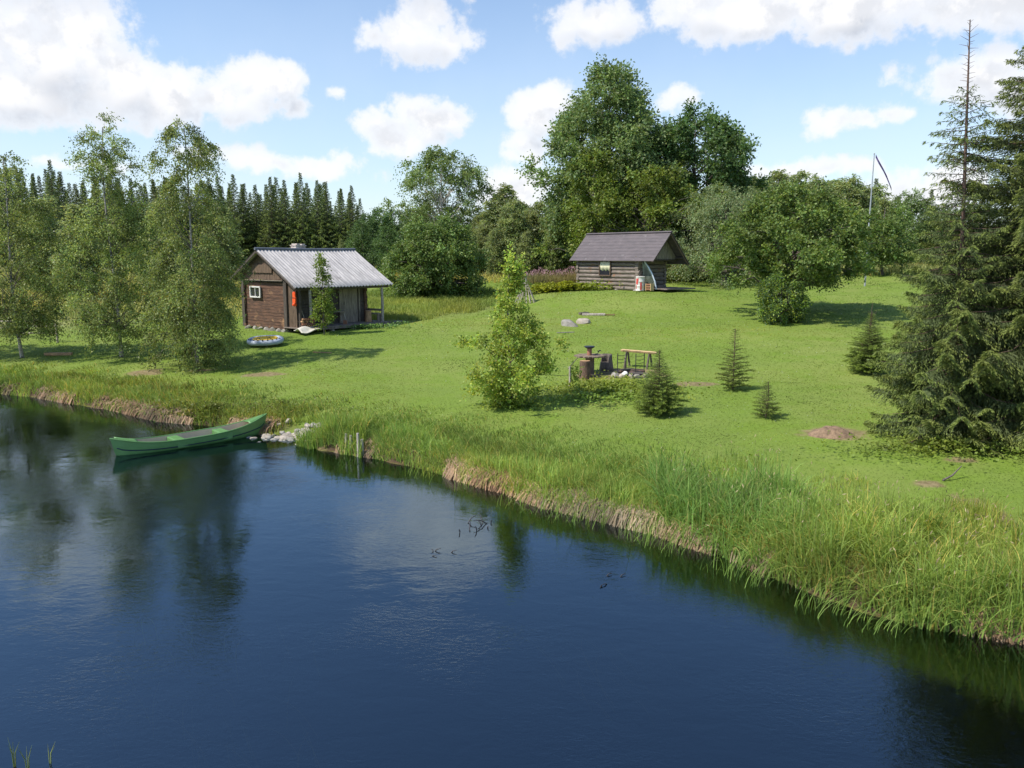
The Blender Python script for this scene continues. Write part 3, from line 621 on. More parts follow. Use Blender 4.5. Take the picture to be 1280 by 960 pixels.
# ------------------------------------------------------------------ big spruces on the right
P = ground(1193, 548); H = at_top(P, 24)
PR = [(0, .85), (.06, 1.0), (.2, .82), (.36, .64), (.48, .50), (.55, .34), (.62, .38), (.72, .36), (.81, .24), (.84, .10), (.9, .09), (.94, .14), (1, .03)]
ms_ = spruce_meshes('near_spruce', 81, H, 2.25, .25, 240, 14, .10, .22, L['spruce_near'], M['bark_spruce'], .105, PR, droop=.38, curtain=.36, lighttip=1.6, bare_top=.0, twl=.40, sl_j=.24, thin=(.57, .5), bare_above=.84, taper=.1, wild=.22)
tree('spruce_tree', 'tall spruce with a thin bare top standing on the right of the lawn', 'spruce tree', ms_, P).rotation_euler.y = R(-2.6)
P2 = W(1306, 20.6); H2 = at_top(P2, -10)
ms2 = spruce_meshes('edge_spruce', 82, H2, 3.3, .3, 330, 12.5, .125, .22, L['spruce_near'], M['bark_spruce'], .17, [(0, .8), (.1, 1), (.35, .86), (.6, .68), (.8, .46), (.92, .25), (1, .04)], droop=.38, curtain=.34, lighttip=1.6, twl=.36, sl_j=.26, taper=.2, wild=.12)
tree('spruce_tree', 'dense spruce cut by the right edge of the photo', 'spruce tree', ms2, P2)
def little(seed, px, py, top, w, nb, label, **k):
    P = ground(px, py); H = at_top(P, top); s = m_per_px(P)
    ms_ = spruce_meshes('small_spruce', seed, H, w*s/2, .04, int(nb*1.35), 20, .07, .26, k.pop('mat', L['spruce_young']), M['bark_spruce'], .022, [(0, .75), (.15, 1), (.45, .75), (.75, .33), (1, .05)], droop=-.12, curtain=-.05, lighttip=1.5, twl=.42, **k)
    tree('small_spruce', label, 'small spruce', ms_, P, seed)
little(83, 916, 487, 411, 46, 60, 'thin young spruce, middle of the lawn between apple tree and soil mound')
little(84, 957, 522, 477, 36, 46, 'smallest young spruce, lowest on the lawn left of the soil mound')
little(85, 1085, 466, 392, 58, 150, 'dense conical young spruce with a long leader left of the tall spruce')
little(86, 822, 518, 438, 66, 120, 'bushy young spruce in front of the fire pit bench')
P = ground(1085, 466); mb = MB(); h1 = at_top(P, 376); mb.tube([(0, 0, h1-.9), (.02, 0, h1-.4), (0, .02, h1)], [.014, .01, .004], 5)
for a in range(5): mb.tube([(0, 0, h1-.62), (.16*math.cos(a*1.3), .16*math.sin(a*1.3), h1-.38)], [.007, .003], 4)
leadr = [o for o in C.objects if o.get('label', '').startswith('dense conical')][0]; mb.build('leader', M['bark_spruce'], leadr)
# ------------------------------------------------------------------ grey-roofed cabin
def logwall(mb, a, b, z0, z1, r=.1, end=.18, seed=0, flat=False):
    rg = random.Random(seed); a = Vector((*a, 0)); b = Vector((*b, 0)); t = (b-a).normalized(); n = max(1, round((z1-z0)/(2*r*.93))); st = (z1-z0)/n
    for i in range(n):
        z = z0+st*(i+.5); e1, e2 = end*rg.uniform(.6, 1.1), end*rg.uniform(.6, 1.1); rad = st*.54*rg.uniform(.93, 1.06)
        if flat:
            mb.beam(a-t*e1+Vector((0, 0, z+rg.uniform(-.006, .006))), b+t*e2+Vector((0, 0, z+rg.uniform(-.006, .006))), 2*r+rg.uniform(-.02, .012), st*rg.uniform(.90, .97))
        else: mb.tube([a-t*e1+Vector((0, 0, z)), (a+b)/2+Vector((0, 0, z+rg.uniform(-.01, .01))), b+t*e2+Vector((0, 0, z))], rad, 10, ex=lambda i, k: 1+.05*math.sin(k*2.2+i*1.7+seed))
def planks(mb, x, ys, zb, ztf, wdt=.13, th=.025, seed=0):   # vertical boards in plane x, for y in range, top by function
    rg = random.Random(seed); y = ys[0]
    while y < ys[1]-.02:
        w = min(wdt*rg.uniform(.85, 1.15), ys[1]-y); zt0, zt1 = ztf(y), ztf(y+w); o = rg.uniform(-.008, .008)
        if max(zt0, zt1) > zb+.03:
            mb.prism([(y+.004, zb+rg.uniform(-.02, .02)), (y+w-.004, zb+rg.uniform(-.02, .02)), (y+w-.004, max(zt1, zb+.01)), (y+.004, max(zt0, zb+.01))], x+o, th)
        y += w
c1 = thing('log_cabin', 'brown log cabin with a pale corrugated roof and an open porch near the water', 'cabin', (-13.1, 43.01, 1.5), R(50))
ZR, ZE = 4.12, 2.27; SL = (ZR-ZE)/3.2
rz = lambda y: ZR-SL*abs(y)
mb = MB()
logwall(mb, (.4, -1.9), (.4, 1.7), .12, 2.45, .085, seed=1, flat=True)       # gable wall
logwall(mb, (.4, 1.7), (5.4, 1.7), .12, 2.55, .085, seed=2, flat=True)
logwall(mb, (5.4, -1.9), (5.4, 1.7), .12, 2.55, .085, seed=4, flat=True)
mb.build('wall', M['log_brown'], c1)
mb = MB(); logwall(mb, (.6, -1.9), (5.4, -1.9), .22, 2.75, .085, seed=3, flat=True); mb.build('porch_wall', M['plank_dark'], c1)
mb = MB()
for y in (-2.0, 1.78): mb.box((.26, y, 1.3), (.12, .24, 2.4), jit=.01)
mb.box((.25, -.1, 2.52), (.10, 3.9, .06)); mb.build('corner_board', M['plank_dark'], c1)
mb = MB(); mb.box((.24, -.1, 2.565), (.22, 3.6, .03)); mb.build('ledge_board', M['plank_grey'], c1)
mb = MB(); planks(mb, .3, (-2.9, 2.3), 2.6, lambda y: rz(y)-.1, .15, seed=4)
planks(mb, .3, (-2.82, -2.12), .2, lambda y: 2.5, .14, seed=6)
mb.box((.26, -.05, 3.15), (.05, 1.7, .42), jit=.01)
mb.build('gable_boarding', M['plank_brown'], c1)
mb = MB(); planks(mb, 5.55, (-2.9, 2.3), 2.35, lambda y: rz(y)-.1, .15, seed=5); mb.build('gable_boarding', M['plank_brown'], c1)
mb = MB()
nxr = 190; nyr = 5; Lr = 6.42; wl = .21
for side, ye in ((-1, 3.25), (1, 2.65)):
    vs = []; fs = []
    for th in (0, -.02):
        for j in range(nyr+1):
            for i in range(nxr+1):
                x = Lr*i/nxr-.05; y = side*ye*j/nyr; sag = -.03*math.sin(math.pi*x/Lr)-.012*math.sin(math.pi*j/nyr)
                vs.append((x, y, ZR+.02-SL*abs(y)+.028*math.sin(2*math.pi*x/wl)+th+sag+(.012 if (j == nyr) else 0)))
    K = (nxr+1)*(nyr+1)
    for j in range(nyr):
        for i in range(nxr):
            q = j*(nxr+1)+i; f = (q, q+1, q+nxr+2, q+nxr+1)
            fs.append(f); fs.append(tuple(v+K for v in f[::-1]))
    for i in range(nxr):
        q = nyr*(nxr+1)+i; fs.append((q, q+1, q+1+K, q+K))
    mb.add(vs, fs, True)
roof1 = mb.build('roof', M['corr'], c1)
mb = MB(); mb.tube([(-.1, 0, ZR+.05), (Lr/2, 0, ZR+.02), (Lr, 0, ZR+.05)], .075, 8); mb.build('ridge_cap', M['ridge'], roof1)
mb = MB()
for x in (-.03, 6.3):
    mb.beam((x, 0, ZR-.07), (x, -3.2, ZE-.07), .03, .12); mb.beam((x, 0, ZR-.07), (x, 2.6, rz(2.6)-.07), .03, .12)
mb.build('bargeboard', M['plank_dark'], c1)
mb = MB(); mb.box((2.85, .4, 4.10), (.62, .5, .58), jit=.01); mb.box((2.85, .4, 4.36), (.68, .56, .05), jit=.01); mb.box((2.7, .4, 4.42), (.2, .5, .07), jit=.01); mb.box((3.02, .4, 4.42), (.2, .5, .07), jit=.01); mb.build('chimney', M['brick'], roof1, .01)
mb = MB(); mb.bar((.2, -3.0, 2.16), (6.2, -3.0, 2.16), .065, 8)
for i in range(8):
    x = .3+i*.82; mb.beam((x, 0, ZR-.09), (x, -3.15, ZE-.06), .06, .1); mb.beam((x, 0, ZR-.09), (x, 2.55, rz(2.55)-.09), .06, .1)
mb.build('rafter', M['plank_dark'], c1)
for x, y, m_ in ((.42, -2.92, 'plank_dark'), (1.0, -3.0, 'bark_birch'), (5.75, -3.0, 'pole'), (5.75, -.2, 'plank_dark')):
    mb = MB(); mb.tube([(x, y, .05), (x+.02, y, 1.1), (x, y, 2.13)], .075, 8); mb.build('porch_post', M[m_], c1)
mb = MB(); 
for i in range(14): mb.box((.15+.42*i+.2, -2.62, .225+random.uniform(-.006, .006)), (.41, 1.45, .05), jit=.006)
mb.box((3.1, -3.3, .16), (5.9, .07, .12), jit=.01); mb.build('porch_floor', M['deck'], c1)
rs = random.Random(3)
def rock(name, mat, c, s, parent=None, seed=0, flat=.6, label=None, cat_=None, group=None):
    import bmesh
    bm = bmesh.new(); bmesh.ops.create_icosphere(bm, subdivisions=3, radius=1); rg = np.random.default_rng(seed); k = rg.normal(size=(11, 3)); pl = rg.uniform(.5, .85, 11)
    for v in bm.verts:
        p = v.co.copy()
        for a, b in zip(k, pl):
            n = Vector(a).normalized(); d = p.dot(n)
            if d > b: p -= n*(d-b)*.85
        p *= 1+.05*math.sin(9*p.x+seed)*math.cos(7*p.y); v.co = Vector((p.x*s[0], p.y*s[1], p.z*s[2]*1.0))
    me = bpy.data.meshes.new(name); bm.to_mesh(me); bm.free()
    o = link(name, me, mat, parent); o.location = c; o.rotation_euler = (0, 0, seed*1.7)
    if label: tag(o, label, cat_, group)
    return o
for i, x in enumerate((.5, 2.2, 3.6, 3.95, 5.3)): rock('foundation_stone', M['stone'], (x, -3.15, .02), (.2, .18, .18), c1, 20+i)
for i in range(7): rock('foundation_stone', M['stone'], (.35, -1.8+i*.55, .02), (.2, .3, .16), c1, 30+i)
mb = MB(); W_ = [(.27, .58, 1.95)]
fr_ = MB(); fr_.box((.22, .62, 2.21), (.07, .94, .07)); fr_.box((.22, .62, 1.69), (.07, .94, .07)); fr_.box((.22, .18, 1.95), (.069, .07, .46)); fr_.box((.22, 1.06, 1.95), (.069, .07, .46)); fr_.box((.225, .62, 1.95), (.04, .03, .46))
wf = fr_.build('window', M['white'], c1); mb = MB(); mb.box((.255, .62, 1.95), (.02, .82, .46)); mb.build('pane', M['glass'], wf)
mb = MB(); x = 3.7
for i in range(8): mb.box((3.75+i*.14, -2.05, 1.25+random.uniform(-.02, .02)), (.135, .035+.01*(i % 2), 2.0)); 
mb.box((4.95, -2.03, 1.22), (.09, .05, 2.05)); mb.box((3.63, -2.03, 1.22), (.09, .05, 2.05))
dr = mb.build('door', M['plank_grey'], c1); mb = MB(); mb.bar((3.86, -2.1, 1.2), (3.86, -2.1, 1.38), .015); mb.build('handle', M['black'], dr)
def c1w(x, y, z=0): return Matrix.Translation((-13.1, 43.01, 1.5)) @ Matrix.Rotation(R(50), 4, 'Z') @ Vector((x, y, z))
t = thing('life_vest', 'bright orange life vest hanging on the porch end of the brown cabin', 'life vest', c1w(.22, -2.78, 1.45), R(50)); t.scale = (.75, .72, .75)
mb = MB(); prof = [(-.20, 0), (-.24, .35), (-.17, .42), (-.2, .62), (-.14, .74), (.14, .74), (.2, .62), (.17, .42), (.24, .35), (.2, 0)]
mb.prism([(y*.75-.05, z+.05) for y, z in prof], -.09, .1); mb.build('front_panel', M['orange'], t, .02)
mb = MB(); mb.box((-.1, -.05, .40), (.02, .40, .04)); mb.build('belt', M['black'], t)
mb = MB(); mb.tube([(-.04, -.05, -.16), (-.04, -.05, -.06), (-.04, -.05, .06)], [.1, .17, .1], 8); mb.build('collar_pillow', M['orange'], t)
t = thing('firewood_stack', 'small stack of split firewood at the near end of the porch', 'firewood', c1w(.80, -2.95, .25), R(50))
rg = random.Random(8)
for r_ in range(4):
    for k in range(6):
        mb = MB(); y = -.37+k*.13+(r_ % 2)*.06; mb.tube([(y, -.18, .07+r_*.115), (y+rg.uniform(-.02, .02), .18+rg.uniform(-.05, .05), .07+r_*.115)], .062*rg.uniform(.8, 1.1), 7); mb.build('log', M[rg.choice(['reddish', 'fresh_end', 'bark_brown'])], t)
mb = MB(); n = 14; vs = []; fs = []
for i in range(n+1):
    for j in range(n+1):
        u, v = i/n-.5, j/n-.5; vs.append((u*1.2, v*.7, .05+.09*math.sin(5*u+3)*math.cos(7*v)+.10*math.exp(-8*(u*u+v*v))-.15*max(0, -v)))
for i in range(n):
    for j in range(n): q = i*(n+1)+j; fs.append((q, q+1, q+n+2, q+n+1))
mb.add(vs, fs, True); o = mb.build('crumpled_tarp', M['tarp']); o.location = c1w(.55, -3.35, .12); o.rotation_euler = (0, 0, R(50)); tag(o, 'crumpled pale tarp lying at the near corner of the porch', 'tarp')
so_ = o.modifiers.new('s', 'SOLIDIFY'); so_.thickness = .03
t = thing('porch_table', 'grey wooden table on thin splayed legs in front of the cabin wall', 'table', c1w(2.9, -2.45, .25), R(50))
mb = MB(); 
for i in range(4): mb.box((0, -.2+i*.13, .66), (1.5, .12, .035), jit=.004)
mb.build('tabletop', M['plank_grey'], t)
for sx in (-1, 1):
    for sy in (-1, 1): mb = MB(); mb.bar((sx*.5, sy*.12, .65), (sx*.68, sy*.22, 0), .025); mb.build('leg', M['pole'], t)
o = MB().tube([(0, 0, 0), (0, .01, .3), (0, 0, .62)], [.19, .17, .16], 11).build('wood_block', M['fresh_end']); o.location = c1w(5.1, -2.6, .25); tag(o, 'upright yellow-brown log block standing on the porch by the corner bench', 'wood block')
t = thing('corner_bench', 'low weathered bench in the open far corner of the porch', 'bench', c1w(5.5, -1.95, .25), R(50))
mb = MB(); mb.box((.15, -.25, .42), (.34, 1.5, .05)); mb.build('seat', M['plank_grey'], t)
mb = MB(); mb.box((.33, -.25, .62), (.03, 1.5, .12)); mb.build('backrest', M['plank_grey'], t)
for y in (-.9, .4): mb = MB(); mb.box((.15, y, .2), (.28, .06, .4)); mb.build('leg', M['plank_grey'], t)
o = MB().box((0, 0, .1), (.18, .18, .2), jit=.01).build('brick_block', M['reddish']); o.location = c1w(3.25, -2.9, .25); tag(o, 'small reddish block on the porch floor under the table', 'block')
o = MB().tube([(0, 0, 0), (-.22, .05, .75)], [.018, .015], 6).build('stick', M['pole']); o.location = c1w(.75, -2.85, .6); o.rotation_euler = (0, 0, R(50)); tag(o, 'pale thin stick leaning over the firewood stack', 'stick')
# ------------------------------------------------------------------ dark-roofed cabin
c2o = Vector((5.44, 60.6, 3.05))
c2 = thing('log_cabin', 'grey log cabin with a dark steep roof under the big trees', 'cabin', c2o, R(-50))
def c2w(x, y, z=0): return Matrix.Translation(c2o) @ Matrix.Rotation(R(-50), 4, 'Z') @ Vector((x, y, z))
ZR2, ZE2 = 3.8, 1.93; F2, B2 = 1.75, 1.95; S2 = (ZR2-ZE2)/F2; rz2 = lambda y: ZR2-S2*abs(y)
mb = MB(); logwall(mb, (.5, -1.3), (6.0, -1.3), -.02, 2.1, .14, .2, 11); logwall(mb, (6.0, -1.3), (6.0, 1.3), .05, 2.25, .14, .2, 12); logwall(mb, (.5, -1.3), (.5, 1.3), .05, 2.25, .115, .2, 13); logwall(mb, (.5, 1.3), (6, 1.3), 0, 2.1, .115, .2, 14)
mb.build('wall', M['log_grey'], c2)
mb = MB(); nr = 9
for side, ye in ((-1, F2), (1, B2)):
    for j in range(nr):
        y0, y1 = side*ye*j/nr, side*ye*(j+1)/nr; st = .018
        a = Vector((0, y0, rz2(y0)+.01)); b = Vector((0, y1, rz2(y1)+.012+st)); L_ = 7.68
        vs = [(-.04, a.y, a.z), (L_, a.y, a.z), (L_, b.y, b.z), (-.04, b.y, b.z), (-.04, a.y, a.z-.03), (L_, a.y, a.z-.03), (L_, b.y, b.z-st-.02), (-.04, b.y, b.z-st-.02)]
        fs = [(0, 1, 2, 3), (7, 6, 5, 4), (0, 3, 7, 4), (1, 5, 6, 2), (3, 2, 6, 7)]
        if side > 0: fs = [f[::-1] for f in fs]
        mb.add(vs, fs)
rf = mb.build('roof', M['roof_dark'], c2)
mb = MB(); mb.beam((-.05, -.06, ZR2+.02), (7.7, -.06, ZR2+.02), .16, .03, (0, -.5, 1)); mb.beam((-.05, .06, ZR2+.023), (7.7, .06, ZR2+.023), .16, .03, (0, .5, 1)); mb.build('ridge_cap', M['roof_dark'], rf)
mb = MB()
for x in (.0, 7.6):
    mb.beam((x, 0, ZR2-.09), (x, -F2, rz2(F2)-.09), .03, .13); mb.beam((x, 0, ZR2-.09), (x, B2, rz2(B2)-.09), .03, .13)
mb.build('bargeboard', M['plank_brown'], c2)
mb = MB(); planks(mb, 6.9, (-1.5, 1.6), 2.05, lambda y: rz2(y)-.08, .12, seed=20); mb.build('gable_boarding', M['plank_grey'], c2); mb = MB(); planks(mb, .45, (-1.5, 1.6), 2.1, lambda y: rz2(y)-.08, .12, seed=21); mb.build('gable_boarding', M['plank_grey'], c2)
mb = MB(); mb.bar((.3, -1.35, 2.12), (7.6, -1.35, 2.12), .08, 8); mb.bar((.3, 1.45, 2.12), (7.6, 1.45, 2.12), .08, 8); mb.bar((6.92, -1.5, 2.0), (6.92, 1.6, 2.0), .06, 8); mb.build('beam', M['plank_dark'], c2)
mb = MB(); 
for i in range(7): mb.box((6.25+i*.3, .55, .12+random.uniform(-.01, .01)), (.29, 2.9, .07), jit=.006)
mb.build('porch_floor', M['deck'], c2)
fr_ = MB(); fr_.box((3.2, -1.51, 1.94), (1.1, .06, .07)); fr_.box((3.2, -1.51, .94), (1.1, .06, .07)); fr_.box((2.69, -1.51, 1.44), (.07, .059, .93)); fr_.box((3.71, -1.51, 1.44), (.07, .059, .93))
wf = fr_.build('window', M['plank_brown'], c2); mb = MB(); mb.box((3.2, -1.485, 1.43), (.95, .02, .93)); mb.build('pane', M['glass'], wf)
vs = []; fs = []
for i in range(21):
    x = 2.74+.92*i/20; 
    for z in (1.88, 1.28+.05*math.sin(i*.9)): vs.append((x, -1.508+.006*math.sin(i*2.1), z))
for i in range(20): fs.append((2*i, 2*i+1, 2*i+3, 2*i+2))
mb = MB(); mb.add(vs, fs, True); mb.build('curtain', M['curtain'], wf).modifiers.new('s', 'SOLIDIFY').thickness = .006
for i, x in enumerate((.5, 2.4, 4.2, 5.9)): rock('foundation_stone', M['stone'], (x, -1.35, -.08), (.3, .22, .16), c2, 50+i)
t = thing('oil_drum', 'white drum with red markings standing at the corner of the dark-roofed cabin', 'drum', c2w(6.45, -1.55, 0), R(-50))
mb = MB(); mb.lathe([(.285, 0), (.30, .02), (.29, .03), (.29, .29), (.303, .31), (.29, .33), (.29, .58), (.303, .60), (.29, .62), (.29, .90), (.305, .92), (.29, .935), (.28, .92)], 28); mb.build('drum_body', M['white'], t)
mb = MB()
for (a0, a1, z0, z1) in ((-108, -78, .42, .80), (-108, -98, .12, .38), (-50, -28, .05, .55), (-82, -72, .62, .84)):
    vs = []; fs = []
    for k in range(7):
        w = R(a0+(a1-a0)*k/6)
        for z in (z0, z1): vs.append((.306*math.cos(w), .306*math.sin(w), z))
    for k in range(6): fs.append((2*k, 2*k+2, 2*k+3, 2*k+1))
    mb.add(vs, fs)
mb.build('red_marking', M['red'], t)
t = thing('leaning_panel', 'green-grey board with a curved pale metal edge leaning under the dark cabin eave', 'panel', c2w(6.25, -1.25, .1), R(-50))
cv = [(0.0, 1.80), (.22, 1.45), (.42, 1.0), (.56, .5), (.62, 0)]
mb = MB(); vs = [(0, 0, 0)]+[(a*1.35+.2, .35-.28*z/1.8, z) for a, z in cv]+[(-.0, .35-.28, 1.80)]
vs[0] = (-.05, .35, 0); vs2 = [(x, y+.03, z) for x, y, z in vs]; n = len(vs)
mb.add(vs+vs2, [tuple(range(n)), tuple(range(n, 2*n))[::-1]]+[(i, n+i, n+(i+1) % n, (i+1) % n) for i in range(n)]); mb.build('board', M['green_panel'], t)
mb = MB(); mb.tube([(a*1.35+.22, .33-.28*z/1.8, z) for a, z in cv], .045, 6); mb.build('metal_edge', M['pale_edge'], t)
t = thing('wooden_crate', 'small open reddish crate beside the white drum', 'crate', c2w(7.05, -1.3, .02), R(-50))
for z in (.1, .25, .4): mb = MB(); mb.box((0, -.15, z), (.42, .02, .07)); mb.box((0, .15, z), (.42, .02, .07)); mb.build('slat', M['reddish'], t)
for x in (-.2, .2): mb = MB(); mb.box((x, 0, .23), (.04, .33, .46)); mb.build('upright', M['fresh'], t)
# ------------------------------------------------------------------ canoe
q0 = Vector((*proj0(143, 570), 0)); q1 = Vector((*proj0(332, 541), 0)); ax = (q1-q0); Lc = min(ax.length, 5.6); cang = math.atan2(ax.y, ax.x)
cn = thing('canoe', 'green canoe with a beige interior moored with its end on the bank', 'canoe', (*(q0+q1).xy/2, -.03), cang); cn.rotation_euler = (0, R(-1.2), cang)
print('canoe length', ax.length)
NS = 40; Lh = ax.length/2
def st(s):
    hb_ = .44*max(0, 1-abs(s)**2.3)**.85; sh = .30+.26*abs(s)**3.2; kb = -.06+.16*max(0, abs(s)-.86)**2/.02; return hb_, sh, kb
def hull(off, s0=-1, s1=1, top=None, n=NS, m=14):
    vs = []; fs = []
    for i in range(n+1):
        s = s0+(s1-s0)*i/n; hb_, sh, kb = st(s); hb_ = max(.006, hb_-off); kb += off; sh_ = sh if top is None else top
        xs = s*Lh*(1-.02*0)
        for j in range(m+1):
            a = math.pi*j/m; y = -math.cos(a); z = math.sin(a)
            yy = hb_*math.copysign(abs(y)**.55, y); zz = kb+(sh_-kb)*(1-abs(z)**.9)
            xx = xs+math.copysign(.10*max(0, abs(s)-.9)/.1, s)*((zz-kb)/(sh_-kb)-.3)*(1 if off == 0 else .6); vs.append((xx, yy, zz))
    for i in range(n):
        for j in range(m): q = i*(m+1)+j; fs.append((q, q+m+1, q+m+2, q+1))
    return vs, fs
mb = MB(); mb.add(*hull(0), True); hb1 = mb.build('hull', M['canoe'], cn)
v_, f_ = hull(.022, -.93, .93); mb = MB(); mb.add(v_, [f[::-1] for f in f_], True); mb.build('lining', M['canoe_in'], cn)
mb = MB()
for sg in (-1, 1): mb.tube([(s*Lh*1.0+math.copysign(.07*max(0, abs(s)-.9)/.1, s), sg*(st(s)[0]), st(s)[1]) for s in np.linspace(-1, 1, 33)], .022, 6)
mb.build('gunwale', M['canoe'], cn)
mb = MB()
for sg in (-1, 1):
    pts = [];
    for s in np.linspace(-.97, .97, 33):
        h_, sh, kb = st(s); z = kb+(sh-kb)*.50; zz = (1-.50)**(1/.9); y = h_*(math.sqrt(max(0, 1-zz*zz)))**.55; pts.append((s*Lh, sg*(y+.004), z))
    mb.tube(pts, .016, 5)
mb.build('stripe', M['canoe_line'], cn)
for sg in (-1, 1):
    mb = MB(); pts = [(s*Lh, st(s)[0]) for s in np.linspace(.74*sg, .985*sg, 10)]
    vs = []; 
    for i, (x, h_) in enumerate(pts): z = st(x/Lh)[1]+.004; vs += [(x, -h_, z), (x, 0, z+.03), (x, h_, z)]
    fs = []
    for i in range(9): fs += [(3*i, 3*i+3, 3*i+4, 3*i+1), (3*i+1, 3*i+4, 3*i+5, 3*i+2)]
    mb.add(vs, fs, True); mb.build('end_deck', M['canoe'], cn).modifiers.new('s', 'SOLIDIFY').thickness = .02
for s in (-.22, .38):
    h_ = st(s)[0]-.01; mb = MB(); mb.box((s*Lh, 0, .17), (.30, 2*h_, .22)); mb.build('seat_box', M['canoe'], cn, .03)
# ------------------------------------------------------------------ inflatable boat
P = ground(332, 432); s = m_per_px(P)
t = thing('inflatable_boat', 'grey and yellow inflatable boat lying on the lawn below the cabin', 'inflatable boat', P+Vector((0, 0, .24)), R(6)); t.rotation_euler = (R(11), R(-2), R(4))
a_, b_ = 46*s/2, .54
def ring(a, b, r, z, n=40, m=10):
    mb = MB(); vs = []; fs = []
    for i in range(n):
        w = 2*math.pi*i/n; c_ = Vector((a*math.copysign(abs(math.cos(w))**.85, math.cos(w)), b*math.copysign(abs(math.sin(w))**.85, math.sin(w)), z)); o = Vector((math.cos(w)*b, math.sin(w)*a, 0)).normalized()
        for k in range(m): u = 2*math.pi*k/m; vs.append(c_+o*r*math.cos(u)+Vector((0, 0, r*math.sin(u))))
    for i in range(n):
        for k in range(m): fs.append((i*m+k, ((i+1) % n)*m+k, ((i+1) % n)*m+(k+1) % m, i*m+(k+1) % m))
    mb.add(vs, fs, True); return mb
ring(a_-.14, b_-.12, .13, 0).build('outer_tube', M['rubber_grey'], t)
ring(a_-.34, b_-.28, .07, .07).build('inner_tube', M['rubber_yellow'], t)
mb = MB(); mb.lathe([(.001, .03), (1, .03), (1, .07), (.001, .07)], 30)
mb.v = [(x*(a_-.30), y*(b_-.25), z+.04) for x, y, z in mb.v]; mb.build('floor', M['rubber_yellow'], t)
for k in range(9):
    w = R(200+k*17); mb = MB(); mb.lathe([(.035, -.005), (.03, .02), (.01, .03)], 10); o = mb.build('valve', M['rubber_black'], t); o.location = ((a_-.10)*math.cos(w), (b_-.08)*math.sin(w), .135)
for k in (-1, 1): mb = MB(); mb.tube([(k*.25-.1, -.3, .16), (k*.25, -.32, .24), (k*.25+.1, -.3, .16)], .018, 6); mb.build('grab_handle', M['rubber_black'], t)
# ------------------------------------------------------------------ spool table, seats and bench by the fire
P = ground(738, 470); s = m_per_px(P); g = 'seats and table by the fire'
t = thing('spool_table', 'cable-spool table of weathered boards with a round grey-brown top by the fire', 'table', P+Vector((0, .3, -.02)), .3)
mb = MB(); mb.lathe([(.17, 0), (.17, .72)], 12, sm=False); mb.build('barrel', M['spool'], t)
mb = MB(); mb.lathe([(.40, 0), (.40, .06)], 24, sm=False); mb.build('bottom_disc', M['spool'], t)
mb = MB()
for i in range(8):
    x = -.5+i*.135; w = math.sqrt(max(.01, .56**2-(x+.02)**2)); mb.box((x+.03, 0, .75+random.uniform(-.006, .006)), (.128, 2*w, .05), jit=.004)
mb.build('tabletop', M['spool'], t)
tz = P+Vector((-.02, .3, .755))
t = thing('small_spool', 'small reddish spool with a dark disc on top standing on the round table', 'spool', tz)
mb = MB(); mb.lathe([(.09, 0), (.09, .30)], 14); mb.build('core', M['reddish'], t); mb = MB(); mb.lathe([(.12, .26), (.20, .31), (.20, .345)], 24); mb.build('top_disc', M['spool_top'], t)
t = thing('iron_clamp', 'small black iron tool on the right of the round table', 'tool', tz+Vector((.30, -.1, .01)), .4)
mb = MB(); mb.tube([(-.2, 0, .02), (0, 0, .06), (.08, 0, .20)], .016, 6); mb.bar((.0, 0, .15), (.14, 0, .17), .02); mb.build('arm', M['black'], t)
P = ground(731, 473); t = thing('log_stump', 'reddish upright log stump in front of the round table', 'stump', P, .4)
hS = at_top(P, 452)+.03
mb = MB(); mb.tube([(0, 0, -.05), (.01, 0, .25), (0, 0, hS)], [.22, .20, .195], 16, ex=lambda i, k: 1+.04*math.sin(k*2.4)); mb.build('bark', M['bark_brown'], t)
mb = MB(); mb.lathe([(.185, hS), (.185, hS+.006)], 16); mb.build('cut_top', M['fresh_end'], t)
P = ground(752, 466); P = P+Vector((.22, .45, 0)); t = thing('stump_chair', 'hollowed dark tree-stump chair behind the round table', 'chair', P, -.4); t.scale = (.8, .8, .85)
mb = MB(); n = 18; vs = []; fs = []
for j, (r_, z) in enumerate(((.36, -.05), (.33, .2), (.29, .42), (.27, .62), (.26, .78))):
    for k in range(n):
        w = 2*math.pi*k/n; cut = z if z < .42 else (z if math.sin(w+.6) > -.25 else .42+.02*math.sin(k)); vs.append((r_*math.cos(w)*(1+.07*math.sin(3*w)), r_*math.sin(w)*(1+.05*math.sin(5*w)), cut))
for j in range(4):
    for k in range(n): fs.append((j*n+k, j*n+(k+1) % n, (j+1)*n+(k+1) % n, (j+1)*n+k))
mb.add(vs, fs, True); mb.build('back', M['bark_grey'], t).modifiers.new('s', 'SOLIDIFY').thickness = .05
mb = MB(); mb.lathe([(.25, .38), (.25, .42)], 16); mb.build('seat', M['plank_dark'], t)
P = ground(712, 484); o = MB().tube([(0, 0, -.1), (.01, 0, .25), (0, 0, at_top(P, 458))], [.045, .04, .035], 7).build('stake', M['pole']); o.location = P; tag(o, 'short grey stake in the grass left of the log stump', 'stake')
P = ground(614, 482); o = MB().tube([(0, 0, -.1), (.02, 0, .4), (-.02, 0, .75)], [.04, .035, .03], 7).build('stake', M['pole']); o.location = P; tag(o, 'thin weathered stake in the grass left of the yellow-green young tree', 'stake')
P = ground(710, 461); o = MB().tube([(0, 0, 0), (.45, .15, .5)], [.02, .015], 6).build('stick', M['bark_grey']); o.location = P; tag(o, 'thin stick leaning against the round table', 'stick')
